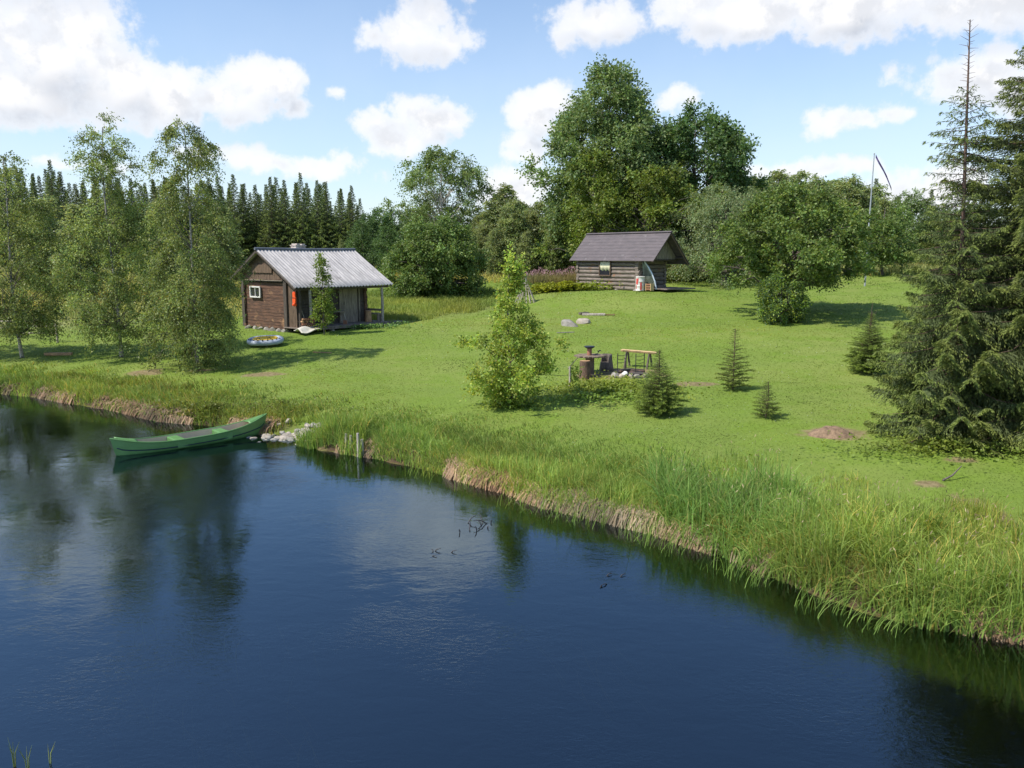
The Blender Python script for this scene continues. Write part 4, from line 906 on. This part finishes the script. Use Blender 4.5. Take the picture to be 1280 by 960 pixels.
# bench plank
P1 = ground(783, 458); P2b = ground(816, 461); zt = P1.z+at_top(P1, 437)
t = thing('bench', 'bench with a fresh pale slab seat on dark legs behind the fire rack', 'bench', (P1+P2b)/2)
mid = (P1+P2b)/2; s = m_per_px(mid)
a = Vector((-22*s, .25, zt-mid.z+.02)); b = Vector((20*s, -.25, zt-mid.z-.04))
mb = MB(); dv = (b-a); n = 14; vs = []; fs = []
pr = Vector((-dv.y, dv.x, 0)).normalized()
for i in range(n+1):
    c_ = a+dv*i/n; w = .15*(1+.12*math.sin(i*1.3))*(1 if 0 < i < n else .8)
    for q in ((-w, .0), (w, 0), (w*.8, -.075-.01*math.sin(i)), (-w*.8, -.075)): vs.append(c_+pr*q[0]+Vector((0, 0, q[1])))
for i in range(n):
    for k in range(4): fs.append((4*i+k, 4*i+(k+1) % 4, 4*i+4+(k+1) % 4, 4*i+4+k))
fs += [(3, 2, 1, 0), (4*n, 4*n+1, 4*n+2, 4*n+3)]
mb.add(vs, fs); mb.build('seat', M['fresh'], t, .008)
for f_ in (.17, .8):
    for sg in (-1, 1):
        c_ = a+dv*f_; mb = MB(); e = c_+pr*sg*.2+Vector((.06*sg, 0, 0)); wp = mid+e; e.z = gz(wp.x, wp.y)-mid.z-.03; mb.tube([c_+pr*sg*.1-Vector((0, 0, .06)), e], [.035, .045], 7); mb.build('leg', M['bark_grey'], t)
# fire rack and ring
P = ground(787, 470); s = m_per_px(P)
t = thing('fire_rack', 'black iron spit rack standing over the fire place', 'fire rack', P)
for (x, y, dx, dy) in ((-.45, .05, .36, .3), (.2, -.12, .36, .3)):
    mb = MB(); 
    for k in (0, 1): mb.bar((x+dx*k, y+dy*k, -.05), (x+dx*k, y+dy*k, .84), .018)
    for z in (.5, .62, .76): mb.tube([(x, y, z), (x+dx/2, y+dy/2, z-.03), (x+dx, y+dy, z)], .010, 5)
    mb.build('frame', M['black'], t)
mb = MB()
for k in range(5): mb.bar((-.45, .08+k*.05, .2), (.45, -.1+k*.05, .16), .010)
mb.build('grill', M['black'], t)
for i, (x, y, r_) in enumerate(((-.5, -.05, .20), (-.28, -.22, .17), (0, -.3, .15), (.25, -.3, .16), (.5, -.2, .18), (.62, .05, .16), (.5, .3, .16), (.15, .42, .15), (-.2, .38, .15), (-.48, .22, .16))):
    rock('hearth_stone', M['stone_pink' if i % 3 else 'stone'], P+Vector((x*1.05, y*1.05, .03)), (r_, r_*.9, r_*.7), None, 60+i, label='rough stone in the ring around the fire place', cat_='stone', group='stones ringing the fire')
rock('hearth_stone', M['white'], P+Vector((-.22, -.24, .12)), (.15, .12, .12), None, 75, label='whitish rounded stone at the front of the fire ring', cat_='stone')
for i in range(5):
    o = MB().tube([(-.5, 0, 0), (0, .02, .02), (.5, 0, 0)], [.05, .055, .045], 7).build('burnt_log', M['bark_brown' if i % 2 else 'black']); o.location = P+Vector((random.uniform(-.15, .15), .05*i-.08, .08+.03*i)); o.rotation_euler = (0, R(random.uniform(-6, 6)), R(-25+i*14)); tag(o, 'half-burnt log lying across the fire place', 'log', 'logs in the fire place')
# ------------------------------------------------------------------ teepee of poles
P = ground(657, 378); hT = at_top(P, 343)
t = thing('pole_teepee', 'pale poles leaned together as a small teepee by the herb bed', 'pole teepee', P)
rg = random.Random(12)
for i in range(13):
    w = 2*math.pi*i/13+rg.uniform(-.2, .2); r_ = rg.uniform(.55, .72); ex_ = rg.uniform(1.0, 1.22); b = Vector((r_*math.cos(w), r_*math.sin(w), -.03)); a = Vector((0, 0, hT*.86))+Vector((rg.uniform(-.04, .04), rg.uniform(-.04, .04), 0))
    mb = MB(); mb.tube([b, b+(a-b)*ex_], [.035, .022], 6); mb.build('pole', M['pole'], t)
# ------------------------------------------------------------------ rocks, boards, logs on the lawn
P = ground(712, 408); rock('boulder', M['stone'], P+Vector((0, .3, .0)), (.72, .55, .36), None, 81, label='wide flat grey boulder in the middle of the lawn', cat_='boulder')
P = ground(727, 405); rock('boulder', M['stone_pink'], P+Vector((.12, .3, .06)), (.46, .38, .33), None, 82, label='paler rounded boulder on the right side of the flat grey boulder', cat_='boulder')
def plank(px, py, L_, w, h, rzd, mat, label, cat_='board', tilt=0):
    P = ground(px, py); mb = MB()
    mb.box((0, 0, h/2), (L_, w, h), jit=.01); o = mb.build('board' if cat_ == 'board' else 'log', M[mat]); o.location = P; o.rotation_euler = (0, R(tilt), R(rzd)); tag(o, label, cat_); return o
plank(742, 394, 1.3, .25, .10, -6, 'pole', 'weathered thick board on the lawn beyond the boulders')
plank(761, 394, .7, .1, .05, 2, 'reddish', 'thin board end right of the thick weathered board')
plank(730, 393, .55, .3, .12, 20, 'bark_grey', 'short dark beam left of the thick weathered board')
plank(707, 416, .9, .1, .04, 14, 'pole', 'thin pale lath in the grass in front of the boulders')
o_ = plank(403, 441, .95, .11, .04, -22, 'fresh_end', 'narrow brown board lying alone on the lawn below the porch')
plank(73, 444, 1.2, .2, .12, 2, 'fresh_end', 'light board lying beside the leftmost birch stem')
P = ground(508, 403); plank(500, 402, .7, .2, .04, 4, 'pole', 'small grey board in the grass right of the porch')
# soil mound
P = ground(1044, 546); mb = MB(); n = 26; vs = []; fs = []
for i in range(n+1):
    for j in range(n+1):
        u, v = (i/n-.5)*2, (j/n-.5)*2; r_ = math.hypot(u, v*1.0); h_ = .30*max(0, 1-r_**1.6)+.05*float(vnoise(u+5, v+5, .16, 9)-.5)
        x, y = P.x+u*.68, P.y+.25+v*.55; vs.append((x, y, gz(x, y)-.06+h_))
for i in range(n):
    for j in range(n): q = i*(n+1)+j; fs.append((q, q+n+1, q+n+2, q+1))
mb.add(vs, fs, True); tag(mb.build('soil_mound', M['soil']), 'low mound of dry brown soil left of the tall spruce', 'soil mound')
# shore stones
rg = np.random.default_rng(4)
cx_, cy_ = GX, GY; k = 0
for i in range(120):
    x, y = cx_+rg.normal()*.62+.05, cy_+rg.normal()*.30+.12; r_ = rg.uniform(.05, .12)*(1.4 if i < 6 else 1); z = gz(x, y)
    rock('shore_stone', M['stone_pink' if rg.random() < .6 else 'stone'], (x, y, max(z, -.05)+r_*.3), (r_*1.2, r_, r_*.75), None, 100+i, label='rough pale stone in the heap at the water between canoe and reeds', cat_='stone', group='stones of the shore heap')
# stakes in the water
for px, py, top in ((433, 566, 541), (439, 567, 543), (448, 571, 540), (453, 570, 548)):
    x, y = proj0(px, py); o = MB().tube([(0, 0, -.4), (.01, 0, .2), (0, 0, (py-top)*y/1036)], [.05, .045, .035], 7).build('post', M['pole']); o.location = (x, y, 0); tag(o, 'grey rotten mooring post standing in the water at the reeds', 'post', 'rotten posts in the water')
x, y = proj0(472, 566); o = MB().tube([(-.45, -.1, .0), (0, 0, .12), (.5, .1, .17)], [.08, .10, .06], 8).build('driftwood_log', M['pole']); o.location = (x, y+.1, 0); tag(o, 'grey driftwood log lodged in the bank right of the rotten posts', 'log')
x, y = proj0(770, 640); o = MB().tube([(-.3, -.25, -.05), (0, 0, .1), (.35, .3, .33)], [.018, .015, .01], 6).build('stick', M['pole']); o.location = (x, y, 0); tag(o, 'pale stick slanting out of the dry bank into the water', 'stick')
def twigs(px, py, n, s, label, seed):
    x, y = proj0(px, py); rg = random.Random(seed); mb = MB()
    for i in range(n):
        a = Vector((rg.uniform(-.3, .3)*s, rg.uniform(-.3, .3)*s, -.05)); b = a+Vector((rg.uniform(-.35, .35)*s, rg.uniform(-.3, .3)*s, rg.uniform(.08, .2)*s)); mb.tube([a, (a+b)/2+Vector((0, 0, .05*s)), b], [.012, .01, .004], 5)
    o = mb.build('twig_cluster', M['black']); o.location = (x, y, 0); tag(o, label, 'twigs')
twigs(594, 659, 9, 1.0, 'dark twigs sticking out of the river in front of the young tree', 2)
twigs(549, 690, 4, .6, 'few dark twigs lying on the river surface nearer to the camera', 3)
twigs(760, 726, 4, .7, 'dark twigs on the water right of the young tree reflection', 4)
P = ground(1190, 600); o = MB().tube([(-.25, -.1, .02), (0, 0, .10), (.25, .12, .28)], [.022, .02, .01], 6).build('fallen_branch', M['bark_grey']); o.location = P; tag(o, 'short broken branch poking from the grass below the tall spruce', 'branch')
# flagpole with windsock
P = ground(1081, 358); hF = at_top(P, 193)
t = thing('flagpole', 'tall thin grey flagpole behind the apple tree', 'flagpole', P)
mb = MB(); mb.tube([(0, 0, -.2), (.02, 0, hF*.5), (.07, 0, hF)], [.07, .055, .035], 8); mb.build('pole', M['steel'], t)
mb = MB(); mb.lathe([(.02, hF), (.06, hF+.04), (.05, hF+.08), (.01, hF+.1)], 10, (.07, 0, 0)); mb.build('finial', M['steel'], t)
s = m_per_px(P)
t = thing('pennant', 'long dark blue pennant drooping from the top of the flagpole', 'pennant', P+Vector((.07, 0, hF-.1)))
pts = [(2, 0, .16), (6, -7, .20), (12, -17, .16), (17, -25, .14), (21, -33, .16), (23.5, -40, .18)]
mb = MB(); vs = []
for i, (x, z, w) in enumerate(pts): vs += [(x*s, .05*math.sin(i*2), z*s+w*.7), (x*s+.02, .05*math.sin(i*2+1), z*s-w*.7)]
mb.add(vs, [(2*i, 2*i+1, 2*i+3, 2*i+2) for i in range(5)], True); o = mb.build('cloth', M['blue_cloth'], t); o.modifiers.new('s', 'SOLIDIFY').thickness = .015
# rail fence behind left birches
Pf = ground(72, 428); Pg = ground(20, 424)
t = thing('rail_fence', 'low grey rail fence between the leftmost birches', 'fence', Pf)
d = Vector((-2.6, 1.4, 0))
for k in range(3):
    a = d*k; mb = MB(); z = gz(Pf.x+a.x, Pf.y+a.y)-Pf.z; mb.tube([(a.x, a.y, z-.1), (a.x, a.y, z+.95)], .05, 6); mb.build('post', M['pole'], t)
for k in range(2):
    a, b = d*k, d*(k+1)
    for z in (.45, .8): mb = MB(); mb.bar((a.x, a.y, z+gz(Pf.x+a.x, Pf.y+a.y)-Pf.z), (b.x, b.y, z-.25+gz(Pf.x+b.x, Pf.y+b.y)-Pf.z), .035); mb.build('rail', M['pole'], t)
# ------------------------------------------------------------------ grass
def blades(P, h, w, az, lean, segs, tint, rng, mat, name):
    n = len(P); f = rng.random(n)*2*np.pi; sd_ = np.stack([np.cos(f), np.sin(f), np.zeros(n)], 1); lat = np.stack([np.cos(az), np.sin(az), np.zeros(n)], 1)
    V = np.empty((n, 2*(segs+1), 3))
    for i in range(segs+1):
        t = i/segs; c_ = P+lat*(h*lean*t**1.8)[:, None]; c_[:, 2] += h*t*(1-.55*np.minimum(lean, 1.2)*t**2)
        ww = (w*(1-t**1.6)*.5+w*.02)[:, None]; V[:, 2*i] = c_-sd_*ww; V[:, 2*i+1] = c_+sd_*ww
    b = np.arange(n)[:, None, None]*2*(segs+1); q = np.array([[2*i, 2*i+1, 2*i+3, 2*i+2] for i in range(segs)])[None]
    F = (b+q).reshape(-1, 4); T = np.repeat(tint, segs, 0)
    return link(name, npmesh(name, V.reshape(-1, 3), F, np.clip(T, .2, 3)), mat)
rng = np.random.default_rng(99)
OCC = [(P_.x, P_.y, r_) for P_, r_ in ()]
def sample(n, D0, D1, a0=-36, a1=37, pw=0):
    D_ = np.exp(rng.uniform(math.log(D0), math.log(D1), n)); a = np.radians(rng.uniform(a0, a1, n)); return D_*np.tan(a), D_
def inside_cabins(x, y):
    def loc(o, rz_, x, y): dx, dy = x-o[0], y-o[1]; c_, s_ = math.cos(-rz_), math.sin(-rz_); return dx*c_-dy*s_, dx*s_+dy*c_
    u, v = loc((-13.1, 43.01), R(50), x, y); k = (u > .1) & (u < 6.2) & (v > -3.4) & (v < 1.9)
    u, v = loc(c2o, R(-50), x, y); k |= (u > .3) & (u < 7.9) & (v > -1.5) & (v < 1.8)
    return k
def barefac(x, y):
    b = np.zeros(x.shape)
    for px, py, rx, ry in PATCHW: b = np.maximum(b, sstep(((x-px)/rx)**2+((y-py)/(ry*1.6))**2, 1.3, .7))
    return b
PATCHW = [(ground(px, py).x, ground(px, py).y, rx, ry) for px, py, rx, ry in PATCH]
def tints(x, y, sp=.14, seed=20, amp=.5):
    n = len(x); l = 1+amp*(vnoise(x, y, .7, seed)-.5)+amp*(vnoise(x, y, 3.1, seed+1)-.5)*.9+amp*(vnoise(x*.45+y*.2, y, 1.7, seed+5)-.5)*.7+rng.normal(size=n)*sp; ye = (vnoise(x, y, 2.2, seed+2)-.5)*.4+(vnoise(x*.5, y, 5.5, seed+6)-.5)*.6+rng.normal(size=n)*.07
    ye = np.maximum(ye, -.10)
    return np.stack([l*(1+ye), l*(1+ye*.25), l*(1-ye*.2)], 1)
# mown lawn
x, y = sample(430000, 10, 74); z, d = terr(x, y, True); k = (d > .6) & ~inside_cabins(x, y) & (rng.random(len(x)) > barefac(x, y)*.8); x, y, z, d = x[k], y[k], z[k], d[k]
h = (.03+.0006*y)*(.6+.8*rng.random(len(x)))*(.75+.6*vnoise(x, y, 2.5, 33)); o = blades(np.stack([x, y, z-.01], 1), h, .0009*y*(.6+.8*rng.random(len(x))), rng.random(len(x))*6.28, .8+.8*rng.random(len(x)), 2, tints(x, y, .10), rng, L['grass'], 'lawn_grass')
tag(o, 'short bright green mown grass covering the lawn', 'grass', kind='stuff')
# clover heads and lighter weeds: small broad leaves scattered in the lawn
x, y = sample(26000, 10, 60); z, d = terr(x, y, True); k = (d > .5) & (vnoise(x, y, 1.2, 41) > .55) & ~inside_cabins(x, y) & (barefac(x, y) < .5); x, y, z = x[k], y[k], z[k]
Pq = np.stack([x, y, z+.02+.02*rng.random(len(x))], 1); V, F = leaf_quads(Pq, unit(rng.normal(size=Pq.shape)*[1, 1, .05]), .0014*y, .0011*y, rng, 4); o = link('lawn_weeds', npmesh('lawn_weeds', V, F, tints(x, y, .2, 44)), L['herb']); tag(o, 'low clover and weeds scattered through the lawn', 'weeds', kind='stuff')
# rough bank grass
def bank_xy(n, d0, d1, x0, x1, bias=1.):
    # points along the shoreline between world x0..x1 offset inland by d
    i0 = [i for i in range(len(SH)) if SH[i][0] >= x0-2.5]; segs = [(SH[i], SH[i+1]) for i in range(len(SH)-1) if SH[i+1][0] > x0 and SH[i][0] < x1 and SH[i][1] > 4]
    Ls = np.array([np.hypot(*(b-a)) for a, b in segs]); nearw = np.array([1/max(6., (a[1]+b[1])/2) for a, b in segs]); pr_ = Ls*nearw; pr_ /= pr_.sum()
    ix = rng.choice(len(segs), n, p=pr_); t = rng.random(n); A = np.array([s_[0] for s_ in segs])[ix]; B = np.array([s_[1] for s_ in segs])[ix]; P_ = A+(B-A)*t[:, None]
    T_ = unit(B-A); nrm = np.stack([-T_[:, 1], T_[:, 0]], 1); dd = d0+(d1-d0)*rng.random(n)**bias; P_ = P_+nrm*dd[:, None]
    z, d = terr(P_[:, 0], P_[:, 1], True); k = (P_[:, 0] > x0) & (P_[:, 0] < x1); return P_[k, 0], P_[k, 1], z[k], d[k], nrm[k]
x, y, z, d, nrm = bank_xy(150000, .05, 4.6, -34, 14, 1.25); k = (z > .05) & (rng.random(len(x)) > barefac(x, y)) & (rng.random(len(x)) < 1.15-sstep(d, 1.5, 4.6)) & (np.hypot(x-GX, y-GY) > .9); x, y, z, d, nrm = x[k], y[k], z[k], d[k], nrm[k]
hh = (.16+.26*(1-sstep(d, .6, 4.2)))*(.5+.9*vnoise(x, y, .9, 51))*(.6+.7*rng.random(len(x))); tt = tints(x, y, .16, 55, .55); 
dr_ = (rng.random(len(x)) < .10+.22*sstep(d, .8, .1)*sstep(vnoise(x, y, 1.0, 57), .4, .7)); tt[dr_] *= np.array([1.9, 1.15, 1.6])
o = blades(np.stack([x, y, z-.01], 1), hh, (.0007*y+.002)*(.7+.6*rng.random(len(x))), np.arctan2(-nrm[:, 1], -nrm[:, 0])+rng.normal(size=len(x))*1.3, .25+.7*rng.random(len(x)), 3, tt, rng, L['grass'], 'bank_grass'); tag(o, 'taller uncut grass along the top of the river bank', 'grass', kind='stuff')
# sedge thickets: near right bank and the clump at the rotten posts
def sedge(n, d0, d1, x0, x1, hmin, hmax, wd, name, label, bias=1.0, leanb=.35, seed=60, head=.1):
    x, y, z, d, nrm = bank_xy(n, d0, d1, x0, x1, bias); k = (vnoise(x, y, .6, seed) > .22) & (z > -.35) & (np.hypot(x-GX, y-GY) > .8); x, y, z, d, nrm = x[k], y[k], z[k], d[k], nrm[k]; m = len(x)
    h = (hmin+(hmax-hmin)*vnoise(x, y, 1.1, seed+1))*(.6+.55*rng.random(m)); az = np.arctan2(-nrm[:, 1], -nrm[:, 0])+rng.normal(size=m)*2.2; lean = np.abs(leanb+rng.normal(size=m)*.32); tt = tints(x, y, .15, seed+2, .4)
    q = rng.random(m) < .1; tt[q] *= np.array([2.0, 1.25, 1.7])
    Pz = np.stack([x, y, np.maximum(z, -.12)-.02], 1); o = blades(Pz, h, wd*(.6+.8*rng.random(m)), az, lean, 4, tt, rng, L['sedge'], name); tag(o, label, 'sedge', kind='stuff')
    if head:
        q = rng.random(m) < head; Pt = Pz[q].copy(); hq = h[q]; Pt[:, 2] += hq*1.0; Pt[:, :2] += np.stack([np.cos(az[q]), np.sin(az[q])], 1)*(hq*.12)[:, None]; A = unit(rng.normal(size=Pt.shape)*.5+[0, 0, .6]); V, F = leaf_quads(Pt, A, .09, .016, rng)
        t_ = np.tile(np.array([[1.3, 1.25, 1.2]]), (q.sum(), 1))*(.8+.4*rng.random((q.sum(), 1))); o2 = link(name.replace('thicket', 'heads'), npmesh('sedge_heads', V, F, t_), L['dry']); tag(o2, label+', straw-coloured seed heads', 'seed heads', kind='stuff')
        Vs = Pz[q]; o3 = blades(Vs, hq*1.05, np.full(q.sum(), .005), az[q], np.full(q.sum(), .12), 2, t_*.9, rng, L['dry'], 'seed_stems'); o3.parent = o2
sedge(60000, -.02, 2.7, 2.9, 14, .6, 1.15, .021, 'sedge_thicket', 'tall bright sedge thicket on the near right bank', 1.1, .5, 60, .03)
sedge(16000, 1.5, 5.0, 2.2, 14, .22, .5, .013, 'meadow_thicket', 'looser tall grass behind the near sedge thicket', 1.0, .3, 65, .05)
sedge(6000, -.15, 1.1, -6.1, -4.0, .55, .95, .024, 'reed_thicket', 'clump of upright reeds beside the rotten posts', 1.0, .25, 70, 0)
sedge(9000, -.05, 1.0, -34, -6.2, .3, .55, .022, 'left_bank_thicket', 'tufts of bank sedge left of the canoe', 1.4, .3, 74, 0)
sedge(9000, 0., 1.2, -4.2, 3.2, .25, .6, .017, 'middle_bank_thicket', 'tufts of bank sedge between the reeds and the near thicket', 1.4, .35, 78, 0)
# dry thatch hanging from the bank edge
x, y, z, d, nrm = bank_xy(75000, .0, .55, -34, 12); zz = terr(x+nrm[:, 0]*.45, y+nrm[:, 1]*.45); k = (sstep(vnoise(x, y, .75, 81)+.3*(vnoise(x, y, .2, 82)-.5)+.28*((x > -1.5) & (x < 3.6)), .40, .72) > rng.random(len(x))) & (np.hypot(x-GX, y-GY) > 1.2); x, y, z, nrm, zz = x[k], y[k], z[k], nrm[k], zz[k]; m = len(x)
ln = .22+.3*rng.random(m); V = np.empty((m, 6, 3)); side = np.stack([-nrm[:, 1], nrm[:, 0]], 1)+rng.normal(size=(m, 2))*.3; w = .0008*y*(.7+.6*rng.random(m))+.003
st_ = np.stack([x+nrm[:, 0]*.22, y+nrm[:, 1]*.22], 1)
for i in range(3):
    t = i/2; c_ = st_-nrm*(.34*t*ln/.35)[:, None]+side*(.1*t*rng.normal(size=m))[:, None]; zc = np.minimum(zz, z+.25)+.04+.10*t-(.10+ln)*t*t*1.0
    ww = (w*(1-.6*t))[:, None]; V[:, 2*i] = np.stack([c_[:, 0]-side[:, 0]*ww[:, 0], c_[:, 1]-side[:, 1]*ww[:, 0], zc], 1); V[:, 2*i+1] = np.stack([c_[:, 0]+side[:, 0]*ww[:, 0], c_[:, 1]+side[:, 1]*ww[:, 0], zc+.004], 1)
F = (np.arange(m)[:, None, None]*6+np.array([[0, 1, 3, 2], [2, 3, 5, 4]])[None]).reshape(-1, 4); tt = np.repeat(tints(x, y, .2, 85, .7), 2, 0); o = link('dry_thatch', npmesh('dry_thatch', V.reshape(-1, 3), F, np.clip(tt, .3, 2)), L['dry']); tag(o, 'dry tan grass hanging over the cut edge of the bank', 'dry grass', kind='stuff')
# long arching sedge leaves standing in the shallow water
x, y, z, d, nrm = bank_xy(1150, -.8, .1, -2.6, 5.6, .6); k = vnoise(x, y, .7, 91) > .5; x, y, nrm = x[k], y[k], nrm[k]; m = len(x)
o = blades(np.stack([x, y, np.full(m, -.1)], 1), .45+.6*rng.random(m), .008+.005*rng.random(m), np.radians(-50)+rng.normal(size=m)*.8, .25+.8*rng.random(m), 6, tints(x, y, .12, 93, .3)*[1.15, 1.0, .9], rng, L['sedge'], 'water_sedge'); tag(o, 'long arching sedge leaves in the shallow water along the middle bank', 'sedge', kind='stuff')
# meadow behind the grey-roofed cabin and the far fields
xs_ = []; 
x = rng.uniform(-13, 0, 42000); y = rng.uniform(45, 66, 42000); k = (np.hypot((x+6.5)/6.5, (y-56)/9) < .8+.35*vnoise(x, y, 2, 95)) & ~inside_cabins(x, y); x, y = x[k], y[k]; z = terr(x, y); m = len(x)
tt = tints(x, y, .15, 96, .4)*[1.1, 1.08, 1.15]; o = blades(np.stack([x, y, z], 1), (.14+.34*vnoise(x, y, 1.5, 97))*(.6+.7*rng.random(m)), .028*(.6+.8*rng.random(m)), rng.random(m)*6.28, .2+.4*rng.random(m), 3, tt, rng, L['grass'], 'meadow_grass'); tag(o, 'tall yellowish meadow grass right of the grey-roofed cabin', 'grass', kind='stuff')
x = np.concatenate([rng.uniform(-60, -16, 46000), rng.uniform(-25, 75, 40000)]); y = np.concatenate([rng.uniform(48, 86, 46000), rng.uniform(66, 90, 40000)]); z = terr(x, y); m = len(x); tt = tints(x, y, .2, 98, .4)*[1.55, 1.15, 1.9]
o = blades(np.stack([x, y, z], 1), (.5+.4*vnoise(x, y, 3, 99))*(.6+.7*rng.random(m)), .05*(.6+.8*rng.random(m)), rng.random(m)*6.28, .2+.4*rng.random(m), 2, tt, rng, L['grass'], 'field_grass'); tag(o, 'pale uncut field grass in front of the forest', 'grass', kind='stuff')
# leafy herbs
def herbs(name, label, px, py, rx, ry, n, hgt, lf, mat, tint=(1, 1, 1), bias=.6, dy=0):
    P = ground(px, py); a = rng.random(n)*6.28; r_ = np.abs(rng.normal(size=n))*.55; x = P.x+rx*r_*np.cos(a); y = P.y+dy+ry*r_*np.sin(a); z = terr(x, y); k = (~inside_cabins(x, y)) & (z > 0); x, y, z = x[k], y[k], z[k]; m = len(x)
    hh = hgt*(.35+.9*vnoise(x, y, .45, 101))*rng.random(m)**bias; Pq = np.stack([x, y, z+hh], 1); A = unit(np.stack([rng.normal(size=m), rng.normal(size=m), rng.normal(size=m)*.4], 1)); s_ = lf*(.6+.8*rng.random(m)); V, F = leaf_quads(Pq, A, s_, s_*.75, rng, .7)
    o = link(name, npmesh(name, V, F, tints(x, y, .18, 103, .4)*np.array(tint)), mat); tag(o, label, 'herbs', kind='stuff')
herbs('nettle_patch', 'leafy weeds growing between the fire place and the bank', 757, 492, 2.6, 2.2, 9000, .30, .085, L['herb'])
herbs('weed_patch', 'leafy weeds around the base of the young tree', 648, 508, .9, .6, 1200, .22, .085, L['herb'])
herbs('hosta_bed', 'bed of broad bright leaves in front of the fireweed', 703, 364, 3.0, .8, 5500, .6, .20, L['herb'], (1.3, 1.2, .8), .5, .2)
herbs('weed_border', 'weeds along the foot of the porch', 420, 411, 3.6, .8, 3800, .30, .11, L['maple'], (1.5, 1.6, 1.3))
herbs('understory_weeds', 'leafy weeds under the skirts of the tall spruce', 1205, 562, 3.4, 1.2, 5000, .30, .075, L['herb'])
herbs('shrub_border', 'low weeds at the foot of the trees behind the dark-roofed cabin', 860, 352, 4, 2.0, 6000, .9, .16, L['bright'], (.8, .8, .8), .6, 1)
herbs('hedge_border', 'weeds at the foot of the round bush', 545, 372, 3.2, 1.6, 5000, .8, .15, L['bright'], (.7, .8, .8), .6, 0)
herbs('bank_weeds', 'leafy weeds on the bank above the canoe', 250, 520, 4.5, 1.3, 7000, .30, .075, L['bright'])
P = ground(700, 360); x = P.x+rng.uniform(-3.2, 2.6, 9000); y = P.y+rng.uniform(.5, 4.2, 9000); z = terr(x, y); k = ~inside_cabins(x, y); x, y, z = x[k], y[k], z[k]; m = len(x); h = (.8+.5*vnoise(x, y, .8, 111))*(.55+.5*rng.random(m))
o = blades(np.stack([x, y, z], 1), h, np.full(m, .045), rng.random(m)*6.28, .1+.25*rng.random(m), 3, tints(x, y, .15, 112, .4)*[1.0, .75, 1.6], rng, L['grass'], 'fireweed_stems'); tag(o, 'tall grey-green fireweed stand left of the dark-roofed cabin', 'fireweed', kind='stuff')
q = (rng.random(m) < .12) & (y > P.y+2); Pq = np.stack([x, y, z+h*1.0], 1)[q]; V, F = leaf_quads(Pq, unit(rng.normal(size=Pq.shape)*.4+[0, 0, 1]), .2, .07, rng); o = link('fireweed_flowers', npmesh('fireweed_flowers', V, F, np.tile(rng.uniform(.7, 1.2, (q.sum(), 1)), 3)), L['flower']); tag(o, 'dusty pink fireweed flower spikes left of the dark-roofed cabin', 'flowers', kind='stuff')
# near water plants, lower left corner
for px, py, top in ((18, 958, 925), (35, 962, 936), (62, 955, 930)):
    x, y = proj0(px, py); mb = MB(); h_ = (py-top)*y/1036
    for k in range(4): a = rr.uniform(0, 6.28); mb.tube([(0, 0, -.2), (.02*math.cos(a), .02*math.sin(a), h_*.6), (.07*math.cos(a), .07*math.sin(a), h_*rr.uniform(.8, 1.3))], [.006, .005, .001], 4)
    o = mb.build('sedge_tuft', L['sedge'] if False else M['canoe']); o.data.materials.clear(); o.data.materials.append(MATS['sedge_plain']) if 'sedge_plain' in MATS else o.data.materials.append(simple('sedge_plain', (.14, .20, .04), (.2, .2, .06), 6, .6, .1)); o.location = (x, y, 0); tag(o, 'small sedge tuft poking out of the water in the lower left corner', 'sedge tuft', 'sedge tufts in the lower left corner')
# weed strands trailing just under the surface
n = 70; Vv = []; Ff = []; Tt = []
for i in range(n):
    px, py = rng.uniform(150, 420), rng.uniform(790, 1000)
    if i > 48: px, py = rng.uniform(700, 860), rng.uniform(820, 900)
    x, y = proj0(px, py); L_ = rng.uniform(.5, 1.6); a = math.radians(118+rng.normal()*7); w = rng.uniform(.003, .007); c0 = rng.normal()*.25; b = len(Vv)
    for k in range(9):
        t = k/8; aa = a+c0*t; xx = x+math.cos(aa)*L_*t; yy = y+math.sin(aa)*L_*t; zz = -.12+.10*math.sin(math.pi*min(1, t*1.1))
        Vv += [(xx-w, yy, zz), (xx+w, yy, zz+.002)]
    Ff += [(b+2*k, b+2*k+1, b+2*k+3, b+2*k+2) for k in range(8)]; Tt += [[rng.uniform(.8, 1.5)]*3]*8
tag(link('water_weed', npmesh('water_weed', Vv, Ff, np.array(Tt)*[1.2, 1, 1.2]), L['sedge']), 'thin pale weed strands trailing under the surface in the foreground', 'water weed', kind='stuff')
x, y = sample(9000, 9, 55); z, d = terr(x, y, True); k = (d > .7) & (vnoise(x, y, 2.0, 141) > .52) & ~inside_cabins(x, y); x, y, z = x[k], y[k], z[k]
Pq = np.stack([x, y, z+.06+.05*rng.random(len(x))], 1); V, F = leaf_quads(Pq, unit(rng.normal(size=Pq.shape)), .0009*y, .0009*y, rng, 4)
tag(link('clover_flowers', npmesh('clover_flowers', V, F, np.full((len(F), 3), 1.6)*[1, 1.3, 1.8]), L['dry']), 'tiny whitish clover heads dotted over the lawn', 'flowers', kind='stuff')
print('objects', len(bpy.data.objects), 'polys', sum(len(m.polygons) for m in bpy.data.meshes))
for nm, o, P in (('c1', c1w(3, -3), 0), ('c2', c2w(3, -1.5), 0)): print(nm, o, gz(o.x, o.y))
